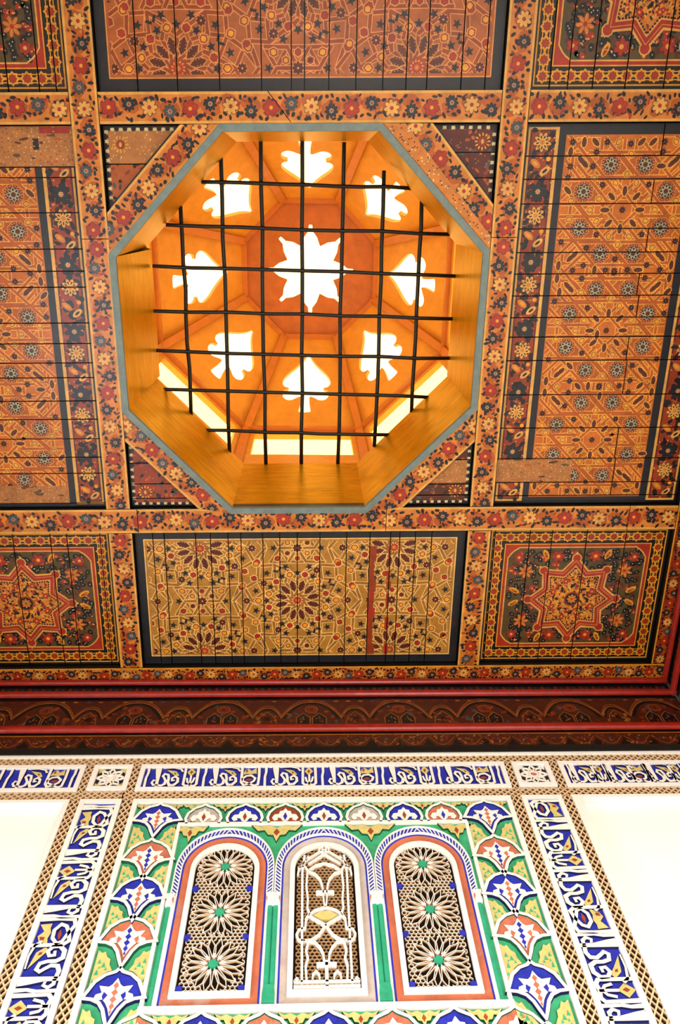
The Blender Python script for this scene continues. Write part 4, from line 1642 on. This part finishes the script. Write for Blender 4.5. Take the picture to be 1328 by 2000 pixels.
# plain white edge of the two plain fields
for (x0, x1, xe, lab) in ((-.834, -.818, -1.6, 'white plaster edge round the plain left wall field'), (.929, .964, 1.55, 'white plaster edge round the plain right wall field')):
    mb = MB()
    mb.prism(wp, quadp(x0, ZLO, x1, 2.311), -.03, 0, 'plaster_white')
    a, b = sorted((xe, x0 if xe < 0 else x1))
    mb.prism(wp, quadp(a, 2.296, b, 2.311), -.03, 0, 'plaster_white')
    tag(mb.build('plaster_edge'), lab, 'moulding', 'plain plaster edges')

# --- inscriptions: raised letters on blue
U5 = .00175 * 1 / 5.108 * 1.0


def letter_shapes(kind):
    """strokes in strip units: x in metres of a 0.108 m high strip, y 0..1; returns (width, letters, tans, reds)"""
    def cv(pts, x0, w=None):
        return [((p[0] - x0) / 5.108 * .00172, (275 - p[1]) / 190.0) + ((p[2] / 5.108 * .00172,) if len(p) > 2 else ()) for p in pts]
    if kind == 'I':
        return .016, [cv([(236, 80, 30), (240, 140, 24), (229, 185, 24), (233, 284, 26)], 212)], [], []
    if kind == 'F':
        x0 = 255
        return .098, [cv([(303, 82, 66), (308, 130, 56), (318, 200, 34), (320, 284, 28)], x0),
                      cv([(318, 252, 24), (285, 254, 24), (264, 232, 22), (278, 208, 18), (306, 214, 16)], x0),
                      cv([(320, 254, 26), (368, 260, 28), (402, 246, 28), (406, 214, 26), (384, 188, 24), (366, 170, 24), (382, 150, 24), (420, 158, 26), (434, 192, 26), (434, 230, 28), (456, 258, 30), (502, 256, 30), (536, 228, 28), (532, 194, 26), (500, 176, 24), (470, 190, 22), (474, 214, 20), (504, 210, 18)], x0),
                      cv([(385, 96, 10), (470, 92, 14), (545, 104, 18), (572, 130, 22)], x0)], \
            [cv([(388, 104), (440, 112), (498, 120), (538, 158), (512, 176), (470, 150), (430, 128)], x0)], [cv([(478, 132), (498, 136), (500, 150), (484, 148)], x0)]
    if kind == 'L':
        x0 = 552
        return .060, [cv([(570, 80, 26), (572, 250, 26), (598, 266, 28), (640, 258, 28), (686, 268, 28), (712, 248, 26), (706, 80, 30)], x0),
                      cv([(600, 190, 20), (612, 228, 20), (640, 248, 18)], x0), cv([(682, 186, 20), (668, 228, 20), (640, 248, 18)], x0), cv([(641, 168, 20), (641, 262, 20)], x0)], \
            [cv([(635, 84), (684, 130), (635, 172), (590, 130)], x0)], [cv([(635, 112), (650, 130), (635, 148), (620, 130)], x0)]
    x0 = 1084
    return .072, [cv([(1096, 80, 28), (1100, 236, 28), (1126, 262, 26), (1180, 250, 24), (1232, 226, 24), (1246, 198, 24), (1204, 172, 24), (1146, 176, 24), (1108, 204, 22), (1124, 228, 22), (1176, 244, 24), (1240, 268, 26), (1280, 256, 26), (1286, 180, 26), (1280, 80, 28)], x0)], \
        [cv([(1104, 160), (1130, 112), (1166, 98), (1200, 122), (1250, 92), (1258, 150), (1226, 148), (1190, 158), (1150, 150)], x0)], [cv([(1136, 116), (1160, 110), (1158, 134), (1140, 134)], x0), cv([(1136, 206), (1176, 194), (1214, 202), (1176, 214)], x0)]


def inscription(lab, seq, length, mp, scale, white_w, flipm=False):
    """mp(s, t, d): s along the strip 0..length, t across 0..0.108"""
    t = thing('inscription', lab, 'inscription', 'blue inscription panels')
    Hs = .108
    mb = MB()
    mb.prism(mp, quadp(0, 0, length, Hs), -.028, GR, 'stucco_blue')
    mb.build('blue_ground', t)
    s = .006
    widths = [letter_shapes(k)[0] * scale for k in seq]
    gap = (length - .012 - sum(widths)) / max(1, len(seq) - 1) if len(seq) else 0
    gap = min(gap, .02)
    for k, w in zip(seq, widths):
        if s + w > length + .03:
            break
        _, strokes, tans, reds = letter_shapes(k)
        mb = MB()
        for st_ in strokes:
            mb.ribbon(mp, [(s + p[0] * scale, min(1, max(0, p[1])) * Hs, p[2] * (1.22 if scale < 1.2 else 1.5)) for p in st_], .008, GR, -.002, 'plaster_letter', side='stucco_navy_shade', taper=.86)
        mb.build('letter', t)
        if tans:
            mb = MB()
            for q in tans:
                mb.prism(mp, [(s + p[0] * scale, p[1] * Hs) for p in q], GR, -.005, 'stucco_tan', 'stucco_navy_shade')
            for q in reds:
                mb.prism(mp, [(s + p[0] * scale, p[1] * Hs) for p in q], GR, -.004, 'stucco_rust')
            mb.build('tan_leaf', t)
        s += w + gap
    mb = MB()
    a = white_w
    for q in (quadp(-a, Hs, length + a, Hs + a), quadp(-a, -a, length + a, 0), quadp(-a, 0, 0, Hs), quadp(length, 0, length + a, Hs)):
        mb.prism(mp, q, -.028, 0, 'plaster_white')
    mb.build('white_frame', t)
    return t


ZI = 2.371
inscription('long blue inscription over the coloured centre panel, between the two rosette tiles', 'IFLIFEIFLIFEIFLIFEI', .712 + .590, lambda s, u, d: wp(-.590 + s, ZI + u, d), .99, .017)
inscription('short blue inscription left of the left rosette tile', 'LIFEIFLIFEI', .776, lambda s, u, d: wp(-1.6 + s, ZI + u, d), .99, .017)
inscription('short blue inscription right of the right rosette tile', 'IFLIFEIFLIFE', .60, lambda s, u, d: wp(.948 + s, ZI + u, d), .99, .017)
inscription('upright blue inscription on the left, beside the plain left wall field', 'FEIFLIFEIFLIFEI', 2.294 - ZLO, lambda s, u, d: wp(-.657 - u, ZLO + s, d), 1.40, .017)
inscription('upright blue inscription on the right, beside the plain right wall field', 'EIFLIFEIFLIFEIF', 2.294 - ZLO, lambda s, u, d: wp(.768 + u, 2.294 - s, d), 1.40, .017)

# --- rosette tiles
for (x0, x1, lab, m1) in ((-.758, -.655, 'square carved rosette tile in yellow and black, left end of the long inscription', 'stucco_tan'), (.775, .878, 'square carved rosette tile in pale green and black, right end of the long inscription', 'plaster_white')):
    t = thing('rosette_tile', lab, 'tile', 'square rosette tiles')
    z0, z1 = 2.378, 2.480
    slab('black_ground', t, quadp(x0, z0, x1, z1), -.028, GR, 'stucco_black')
    cx, cz = (x0 + x1) / 2, (z0 + z1) / 2
    mb = MB()
    for k in range(8):
        a = k * PI / 4
        for da in (-.3, .3):
            mb.ribbon(wp, [(cx + .016 * math.cos(a), cz + .016 * math.sin(a)), (cx + .034 * math.cos(a + da), cz + .034 * math.sin(a + da)), (cx + .05 * math.cos(a), cz + .05 * math.sin(a))], .006, GR, -.004, 'plaster_letter')
    mb.ribbon(wp, [(cx + .014 * math.cos(k * PI / 6), cz + .014 * math.sin(k * PI / 6)) for k in range(12)], .005, GR, -.003, 'plaster_letter', True)
    mb.build('star_rosette', t)
    mb = MB()
    for sx in (-1, 1):
        for sz in (-1, 1):
            mb.prism(wp, [(cx + sx * .051, cz + sz * .051), (cx + sx * .026, cz + sz * .047), (cx + sx * .036, cz + sz * .036), (cx + sx * .047, cz + sz * .026)], GR, -.008, m1)
    for k in range(8):
        a = k * PI / 4 + PI / 8
        mb.prism(wp, [(cx + r * math.cos(a + q), cz + r * math.sin(a + q)) for r, q in ((.024, 0), (.034, .17), (.044, 0), (.034, -.17))], GR, -.009, m1)
    mb.build('leaf_ornament', t)
    mb = MB()
    mb.prism(wp, [(cx + .0105 * math.cos(k * PI / 5), cz + .0105 * math.sin(k * PI / 5)) for k in range(10)], GR, -.006, 'stucco_red' if x0 > 0 else 'plaster_letter')
    mb.build('centre_boss', t)
    mb = MB()
    a = .018
    for q in (quadp(x0 - a, z1, x1 + a, z1 + .015), quadp(x0 - a, z0 - a, x1 + a, z0), quadp(x0 - a, z0, x0, z1), quadp(x1, z0, x1 + a, z1)):
        mb.prism(wp, q, -.028, 0, 'plaster_white')
    mb.build('white_frame', t)

def archpts(cx, hw, z0, zs, zt, n=20, k=2.0):
    """up the left side, over the arch, down the right side"""
    p = [(cx - hw, z0)]
    for i in range(n + 1):
        a = PI - PI * i / n
        p.append((cx + hw * math.cos(a), zs + (zt - zs) * math.sin(a)))
    p.append((cx + hw, z0))
    return p


# --- coloured centre panel
X0, X1 = -.583, .695
ZP1, ZP0 = 2.292, 1.26
t = thing('stucco_relief', 'large carved plaster panel with blue and red medallions round three arched windows', 'stucco panel')
mb = MB()
loops = [[(X0, ZP0), (X1, ZP0), (X1, ZP1), (X0, ZP1)]] + [archpts(c_, .146, 1.5325, 1.995, 2.155) for c_ in (-.256, .054, .364)]
flat = [p for lp in loops for p in lp]
for tri_ in tessellate_polygon([[Vector((p[0], p[1], 0)) for p in lp] for lp in loops]):
    q = [flat[i] for i in tri_]
    if area2(q) < 0:
        q = q[::-1]
    mb.face([wp(p[0], p[1], GR - .003) for p in q], 'stucco_green')
mb.build('green_ground', t)
mb = MB()
a = .017
for q in (quadp(X0 - a, ZP1, X1 + a, ZP1 + .018), quadp(X0 - a, ZP0 - a, X1 + a, ZP0), quadp(X0 - a, ZP0, X0, ZP1), quadp(X1, ZP0, X1 + a, ZP1)):
    mb.prism(wp, q, -.028, 0, 'plaster_white')
mb.build('white_frame', t)
WX0, WX1, WZ0, WZ1 = -.422, .530, 1.528, 2.186       # the field of the three windows


def mirror_half(h):
    return h + [(-x, y) for x, y in h[::-1] if abs(x) > 1e-9]


OG = [(0, .080), (.010, .070), (.034, .062), (.058, .042), (.071, .016), (.081, -.003), (.056, -.006), (.034, -.016), (.020, -.034), (.010, -.058), (0, -.080)]
PALM = [(0, .056), (.011, .038), (.020, .031), (.046, .034), (.036, .014), (.050, .009), (.054, -.002), (.044, -.009), (.030, -.006), (.020, -.016), (.010, -.030), (0, -.052)]


def medallion(cx, cz, blue, s=1.0, sz=1.0):
    g, other = ('stucco_blue', 'stucco_red') if blue else ('stucco_red', 'stucco_blue')
    T = lambda pts: [(cx + x * s, cz + y * s * sz) for x, y in pts]
    mb = MB()
    og = T(mirror_half(OG))
    mb.prism(wp, og, GR - .003, GR + .003, g)
    o = mb.build('medallion', t)
    mb = MB()
    mb.ribbon(wp, og, .0122, GR - .003, -.001, 'plaster_white', True, 'stucco_navy_shade' if blue else 'stucco_green_shade', .8)
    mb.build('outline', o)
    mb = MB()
    mb.prism(wp, T(mirror_half(PALM)), GR, -.004, 'plaster_white', 'stucco_navy_shade' if blue else 'stucco_rust', bev=.002)  # dark side colour carries the recess shade
    mb.build('palmette', o)
    mb = MB()
    for k, (y, w, h) in enumerate(((.032, .007, .010), (.013, .0085, .010), (-.006, .0085, .010), (-.024, .0065, .010), (-.039, .003, .007))):
        mb.prism(wp, T([(0, y + h), (w, y), (0, y - h), (-w, y)]), -.006, -.003, other if k % 2 == 0 or not blue else 'stucco_red')
    for sg in (-1, 1):
        mb.prism(wp, T([(sg * .017, .006), (sg * .028, .015), (sg * .031, .003), (sg * .026, -.008)]), -.006, -.003, g)
    mb.build('inlay', o)
    return o


def leafpair(cx, cz, sx, sz, tri):
    """tan palmette hanging point down in a green spandrel"""
    pts = [(-.046, .020), (-.030, .012), (-.016, .018), (0, .010), (.016, .018), (.030, .012), (.046, .020), (.034, .000), (.022, .002), (.016, -.012), (.006, -.014), (0, -.034), (-.006, -.014), (-.016, -.012), (-.022, .002), (-.034, .000)]
    mb = MB()
    mb.prism(wp, [(cx + x * sx, cz + y * sz) for x, y in pts], GR - .003, -.004, 'stucco_tan', 'stucco_green_shade', bev=.001)
    o = mb.build('tan_leaf', t)
    mb = MB()
    mb.prism(wp, [(cx + x * sx, cz + y * sz) for x, y in ((0, .006), (.0055, -.005), (0, -.016), (-.0055, -.005))], -.006, -.003, tri)
    mb.build('leaf_cut', o)


def sideleaf(cx, cz, s, pitch):
    """tan leaf in the green corner between two medallions of a column; s = side"""
    k = pitch / .155
    pts = [(.072, -.026), (.060, -.034), (.052, -.030), (.044, -.046), (.034, -.052), (.032, -.068), (.022, -.084), (.036, -.088), (.048, -.098), (.058, -.112), (.066, -.126), (.072, -.138)]
    mb = MB()
    mb.prism(wp, [(cx + s * x, cz + y * k) for x, y in pts], GR - .003, -.004, 'stucco_tan', 'stucco_green_shade')
    o = mb.build('tan_leaf', t)
    mb = MB()
    for (x, y, w, h) in ((.048, -.070, .006, .009), (.061, -.060, .005, .008), (.062, -.090, .005, .010), (.068, -.112, .003, .007), (.040, -.080, .004, .005), (.058, -.076, .003, .004)):
        mb.prism(wp, [(cx + s * x, cz + (y + h) * k), (cx + s * (x + w), cz + (y - h * .6) * k), (cx + s * (x - w), cz + (y - h * .6) * k)], -.006, -.003, 'stucco_green')
    mb.build('leaf_cut', o)


CL, CR = -.503, .613
cz_list = [2.210, 2.037, 1.884, 1.732, 1.558, 1.378]
for xc in (CL, CR):
    for k, cz in enumerate(cz_list):
        medallion(xc, cz, k % 2 == 0, 1.0, 1.06 if k else .98)
    for k in range(len(cz_list) - 1):
        zm = cz_list[k] - .070
        for s in (-1, 1):
            sideleaf(xc, cz_list[k], s, cz_list[k] - cz_list[k + 1])
        mb = MB()
        mb.prism(wp, [(xc, zm - .004), (xc + .006, zm - .014), (xc, zm - .024), (xc - .006, zm - .014)], GR, -.004, 'stucco_blue')
        mb.build('knot', t)
    for s in (-1, 1):
        leafpair(xc + s * .056, 2.272, .55, .7, 'stucco_rust')

HOOD = [(0, .052), (.010, .044), (.032, .034), (.050, .012), (.056, -.012), (.050, -.034)]
HP = [(0, .036), (.008, .024), (.018, .022), (.022, .008), (.036, .006), (.044, -.010), (.036, -.024), (.024, -.020), (.026, -.010), (.016, -.012), (.010, -.024), (0, -.030)]


def hood(cx, cz, kind, s=1.0):
    g, other = {'b': ('stucco_blue', 'stucco_rust'), 'r': ('stucco_red', 'stucco_blue'), 'g': ('stucco_grey', 'stucco_rust'), 'k': ('stucco_rust', 'stucco_blue')}[kind]
    T = lambda pts: [(cx + x * s, cz + y * s) for x, y in pts]
    mb = MB()
    hp = T(mirror_half(HOOD))
    mb.prism(wp, hp, GR - .003, GR + .003, g)
    o = mb.build('arched_medallion', t)
    mb = MB()
    arch = hp[-6 + 0:] if False else T([(-x, y) for x, y in HOOD[::-1]] + HOOD[1:])
    mb.ribbon(wp, arch, .0115, GR - .003, -.001, 'plaster_white', side='stucco_navy_shade' if kind == 'b' else 'stucco_green_shade', taper=.8)
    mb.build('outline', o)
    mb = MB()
    mb.prism(wp, T(mirror_half(HP)), GR, -.004, 'plaster_white', 'stucco_navy_shade' if kind == 'b' else 'stucco_rust', bev=.002)  # sides coloured darker as painted recess shade
    mb.build('palmette', o)
    mb = MB()
    mb.prism(wp, T([(0, .014), (.0065, -.004), (0, -.022), (-.0065, -.004)]), -.006, -.003, other)
    for sg in (-1, 1):
        mb.prism(wp, T([(sg * .008, .026), (sg * .014, .036), (sg * .018, .028)]), -.006, -.0035, g)
    mb.build('inlay', o)


xs_top = [-.349, -.211, -.075, .056, .192, .329, .462]
for k, (x, kd) in enumerate(zip(xs_top, 'gbkbgbr')):
    hood(x, 2.225, kd, 1.06)
for x in [(a + b) / 2 for a, b in zip([-.42] + xs_top, xs_top + [.53])]:
    leafpair(x, 2.270, .95, .75, 'stucco_rust')
    mb = MB()
    mb.prism(wp, [(x - .016, 2.192), (x + .016, 2.192), (x, 2.212)], GR, -.006, 'stucco_green')
    mb.build('knot', t)
# ledge under the row and frame of the window field
mb = MB()
mb.prism(wp, quadp(WX0 - .008, WZ1 - .003, WX1 + .008, WZ1 + .008), -.028, -.001, 'plaster_white')
mb.prism(wp, quadp(WX0 - .012, WZ0 - .018, WX1 + .012, WZ0), -.028, 0, 'plaster_white')
mb.prism(wp, quadp(WX0 - .010, WZ0, WX0 + .001, WZ1), -.028, -.002, 'plaster_white')
mb.prism(wp, quadp(WX1 - .001, WZ0, WX1 + .010, WZ1), -.028, -.002, 'plaster_white')
mb.build('inner_frame', t)
xs_bot = [-.427, -.269, -.108, .056, .220, .380, .538]
for k, x in enumerate(xs_bot):
    hood(x, 1.443, 'rbrbrbr'[k], 1.30)
for a, b in zip(xs_bot, xs_bot[1:]):
    leafpair((a + b) / 2, 1.488, 1.05, .95, 'stucco_rust')
# spandrels above the windows
ARC = [-.256, .054, .364]
for (x, sx) in ((-.101, 1), (.209, 1), (-.385, .7), (.495, .7)):
    leafpair(x, 2.154, 1.85 * sx, 1.45, 'stucco_rust')


# --- the three arched windows
for wi, cx in enumerate(ARC):
    lab = ('arched plaster window with three pierced rosettes on the left of the centre panel', 'middle arched window with white strapwork over honeycomb',
           'arched plaster window with three pierced rosettes on the right of the centre panel')[wi]
    t = thing('arched_window', lab, 'window', 'arched plaster windows')
    zs = 1.995
    # plain white field the arch is cut from
    band_o = archpts(cx, .127, 1.533, zs, 2.126)
    band_i = archpts(cx, .107, 1.555, zs, 2.101)
    open_ = archpts(cx, .092, 1.572, zs, 2.085)
    def between(o, i, d0, d1, m, name, dm=None):
        mb = MB()
        n = len(o)
        for k in range(n):
            j = (k + 1) % n
            mb.face([wp(*o[k], d1), wp(*i[k], dm if dm is not None else d1), wp(*i[j], dm if dm is not None else d1), wp(*o[j], d1)], m)
            mb.face([wp(*o[k], d0), wp(*o[k], d1), wp(*o[j], d1), wp(*o[j], d0)], m)
            mb.face([wp(*i[j], d0), wp(*i[j], dm if dm is not None else d1), wp(*i[k], dm if dm is not None else d1), wp(*i[k], d0)], m)
        return mb.build(name, t)
    between(archpts(cx, .1535, 1.5285, zs, 2.166), band_o, -.029, -.0080, 'plaster_white', 'arch_field')
    between(archpts(cx, .1325, 1.5290, zs, 2.1325), band_o, -.0095, -.0065, 'stucco_blue', 'blue_line')
    between(band_o, band_i, -.028, -.0068, 'stucco_orange' if wi != 1 else 'stucco_grey', 'orange_band' if wi != 1 else 'grey_band', -.012)
    between(band_i, open_, -.029, -.004, 'plaster_white', 'white_frame')
    slab('shade_slab', t, open_, -.0290, -.0170, 'hollow_shade')  # shallow slab, its dark colour painted as shade
    # rope moulding of slanting strands
    mb = MB()
    rp_o = archpts(cx, .152, 1.893, zs, 2.164, 34)
    rp_i = archpts(cx, .134, 1.893, zs, 2.137, 34)
    n = len(rp_o)
    mb2 = MB()
    for k in range(n - 1):
        mb2.face([wp(*rp_o[k], -.0062), wp(*rp_i[k], -.0062), wp(*rp_i[k + 1], -.0062), wp(*rp_o[k + 1], -.0062)], 'stucco_blue')
    rope = mb2.build('rope_ground', t)
    # resample the length evenly
    seg = [(Vector(rp_o[k]) + Vector(rp_i[k])) / 2 for k in range(n)]
    cum = [0]
    for k in range(n - 1):
        cum.append(cum[-1] + (seg[k + 1] - seg[k]).length)
    tot = cum[-1]

    def at(s):
        s = max(0, min(tot, s))
        for k in range(n - 1):
            if s <= cum[k + 1]:
                u = (s - cum[k]) / (cum[k + 1] - cum[k] + 1e-9)
                return Vector(rp_o[k]).lerp(Vector(rp_o[k + 1]), u), Vector(rp_i[k]).lerp(Vector(rp_i[k + 1]), u)
        return Vector(rp_o[-1]), Vector(rp_i[-1])
    ns = 50
    for k in range(ns):
        s = (k + .5) * tot / ns
        sg = 1 if s < tot / 2 else -1
        o, _ = at(s + sg * .009)
        _, i_ = at(s - sg * .009)
        mb = MB()
        mb.ribbon(wp, [tuple(i_), tuple((o + i_) / 2), tuple(o)], .0040, -.0070, -.0040, 'plaster_white')
        mb.build('rope_strand', t)
    mb = MB()
    mb.ribbon(wp, rp_o, .005, -.012, -.001, 'plaster_white')
    mb.ribbon(wp, rp_i, .004, -.012, -.001, 'plaster_white')
    mb.build('rope_edge', t)
    # pierced screen
    hc = .0150 if wi != 1 else .0150
    DH0, DH1 = -.0170, -.0120
    ros = [(cx, z) for z in (2.009, 1.833, 1.659)] if wi != 1 else []

    def inside(x, z, m=.003):
        if z < 1.572 + m or abs(x - cx) > .092 - m:
            return False
        if z <= zs:
            return True
        return ((x - cx) / (.092 - m)) ** 2 + ((z - zs) / (.09 - m)) ** 2 <= 1
    mb = MB()
    dx, dz = hc * math.sqrt(3) / 2, hc * .75
    rh = hc / 2
    done = set()
    for iz in range(-1, int(.53 / dz) + 2):
        for ix in range(-9, 10):
            hx = cx + ix * dx + (dx / 2 if iz % 2 else 0)
            hz = 1.575 + iz * dz
            if any(math.hypot(hx - rx, hz - rz) < .076 for rx, rz in ros):
                continue
            vs = [(hx + rh * math.sin(q * PI / 3), hz + rh * math.cos(q * PI / 3)) for q in range(6)]
            for q in range(3):
                p, r_ = vs[q], vs[(q + 1) % 6]
                if inside(*p) and inside(*r_):
                    mb.ribbon(wp, [p, r_], (.0028 if wi != 1 else .0026), DH0, DH1 - (.001 if q == 1 else 0), 'plaster_letter' if wi != 1 else 'plaster_cell', side='plaster_cell', taper=.7)
    o = mb.build('honeycomb_screen', t)
    o['kind'] = 'stuff'
    for (rx, rz) in ros:
        mb = MB()
        for k in range(18):
            a = k * PI / 9
            q = PI / 18

            def pr(r, t_):
                return (rx + r * math.cos(t_), rz + r * math.sin(t_))
            for sg in (-1, 1):
                mb.ribbon(wp, [pr(.019, a), pr(.036, a + sg * q * .55), pr(.062, a + sg * q * .86), pr(.075, a + sg * q * .3), pr(.0845, a)], .0030, DH0, -.0115, 'plaster_letter', side='plaster_cell', taper=.7)
            if k % 2 == 0:
                mb.ribbon(wp, [pr(.016, a + q), pr(.034, a + q)], .004, DH0, -.0105, 'plaster_letter')
        ob = mb.build('pierced_rosette', t)
        mb = MB()
        for k in range(16):
            a = k * PI / 8 + PI / 16
            pts = [(rx + r * math.cos(a + da), rz + r * math.sin(a + da)) for r, da in ((.017, 0), (.026, .12), (.034, 0), (.026, -.12))]
            mb.prism(wp, pts, DH0, -.0125, 'stucco_red')
        mb.build('red_petal_ring', ob)
        mb = MB()
        mb.prism(wp, [(rx + (.0165 if k % 2 else .011) * math.cos(k * PI / 8), rz + (.0165 if k % 2 else .011) * math.sin(k * PI / 8)) for k in range(16)], DH0, -.0095, 'column_teal')
        mb.build('teal_star', ob)
    if wi != 1:
        for bz in (1.921, 1.746, 1.584):
            for s in (-1, 1):
                mb = MB()
                bx = cx + s * .083
                mb.prism(wp, [(bx + (.0125 if k % 2 else .008) * math.cos(k * PI / 6), bz + (.0125 if k % 2 else .008) * math.sin(k * PI / 6)) for k in range(12)], DH0, -.0095, 'stucco_blue')
                mb.build('blue_star', t)
    else:
        # white strapwork of the middle window, measured from its centre line
        def sp(pts, w=.0078, closed=False):
            mb = MB()
            mb.ribbon(wp, [(cx + x, z) for x, z in pts], w, DH0, -.004, 'plaster_white', closed, taper=.8)
            return mb.build('strap', t)
        for s in (-1, 1):
            def sq(pts, w=.0075):
                sp([(s * x, z) for x, z in pts], w)
            sq([(.0675, 1.59), (.069, 1.978), (.0625, 2.045)])
            sq([(.0535, 1.980), (.0565, 1.922), (.0515, 1.873), (.0535, 1.841), (.046, 1.815)], .0068)
            sq([(0, 2.074), (.0595, 2.023)], .0062)
            sq([(0, 2.052), (.050, 2.009)], .0062)
            sq([(0, 2.056), (.010, 2.064), (.016, 2.076), (.006, 2.080), (0, 2.072)], .0055)
            sq([(.083, 1.966), (.081, 1.984), (.0495, 2.041)], .0062)
            sq([(.0825, 1.9915), (.062, 2.000), (.0485, 1.978)], .0062)
            sq([(.047, 1.985), (.029, 2.0025), (0, 2.013)], .0066)
            sq([(.0495, 1.978), (.030, 1.9695), (.0145, 1.948), (.008, 1.922), (.0062, 1.904)], .0068)
            sq([(.0055, 1.906), (.005, 1.873), (.0015, 1.841)], .0050)
            sq([(.050, 1.812), (.0285, 1.831), (0, 1.841)])
            sq([(.050, 1.812), (.0235, 1.7935), (0, 1.777)])
            sq([(0, 1.777), (.0185, 1.7455), (.041, 1.7275), (.064, 1.724)])
            sq([(.050, 1.812), (.057, 1.800), (.059, 1.768), (.077, 1.7625), (.084, 1.7455), (.0785, 1.7285), (.060, 1.7235)], .0068)
            sq([(.055, 1.722), (.0315, 1.7195), (.017, 1.7025), (.0085, 1.6815), (.0062, 1.655)], .0068)
            sq([(.0505, 1.717), (.0565, 1.692), (.051, 1.668), (.0575, 1.644), (.0545, 1.6)], .0068)
            sq([(.0385, 1.597), (.038, 1.617), (.029, 1.6265), (.0205, 1.6175), (.019, 1.597)], .0055)
            sq([(.074, 1.597), (.081, 1.606), (.088, 1.597)], .0055)
        sp([(-.0275, 1.8975), (.0275, 1.8975)], .0125)
        sp([(-.0275, 1.6485), (.0275, 1.6485)], .0125)
        sp([(0, 1.66), (0, 1.58)], .0105)
        sp([(-.089, 1.596), (.089, 1.596)], .0070)
        sp([(-.089, 1.580), (.089, 1.580)], .0095)
        mb = MB()
        mb.prism(wp, [(cx - .036, 1.812), (cx - .015, 1.826), (cx + .012, 1.828), (cx + .036, 1.812), (cx + .014, 1.797), (cx - .014, 1.797)], DH0, -.006, 'stucco_tan')
        mb.build('green_eye', t)

# --- green columns between and beside the windows
for (x, w, lab) in ((-.101, .034, 'green twin column between the left and middle arched windows'), (.209, .034, 'green twin column between the middle and right arched windows'),
                    (-.408, .016, 'slim green column at the left side of the left arched window'), (.514, .016, 'slim green column at the right side of the right arched window')):
    t = thing('column', lab, 'column', 'green plaster columns')
    twin = w > .02
    for xc in ((x - w / 4, x + w / 4) if twin else (x,)):
        r = w / 4 if twin else w / 2
        mb = MB()
        n = 8
        for zz in ((1.585 if twin else 1.533, 1.850),):
            for k in range(n):
                a, b = PI * k / n, PI * (k + 1) / n
                q = lambda t_, z: wp(xc - r * math.cos(t_), z, -.012 + r * math.sin(t_) * .9)
                mb.face([q(a, zz[0]), q(b, zz[0]), q(b, zz[1]), q(a, zz[1])], 'column_teal')
            mb.face([wp(xc - r * math.cos(PI * k / n), zz[1], -.012 + r * .9 * math.sin(PI * k / n)) for k in range(n + 1)], 'column_teal')
        mb.build('shaft', t, True)
    if twin:
        slab('base', t, [(x - w / 2, 1.533), (x + w / 2, 1.533), (x + w / 2, 1.56), (x + w * .42, 1.587), (x - w * .42, 1.587), (x - w / 2, 1.56)], -.012, -.002, 'column_teal')
    mb = MB()
    for (z0, z1, e) in ((1.850, 1.866, .002), (1.868, 1.880, .0), (1.882, 1.894, .004)):
        mb.prism(wp, quadp(x - w / 2 - e, z0, x + w / 2 + e, z1), -.012, .001, 'plaster_white')
    mb.build('capital', t)
    mb = MB()
    mb.prism(wp, quadp(x - w / 2 - .003, 1.866, x + w / 2 + .003, 1.882), -.012, -.002, 'stucco_red')
    mb.build('capital_line', t)
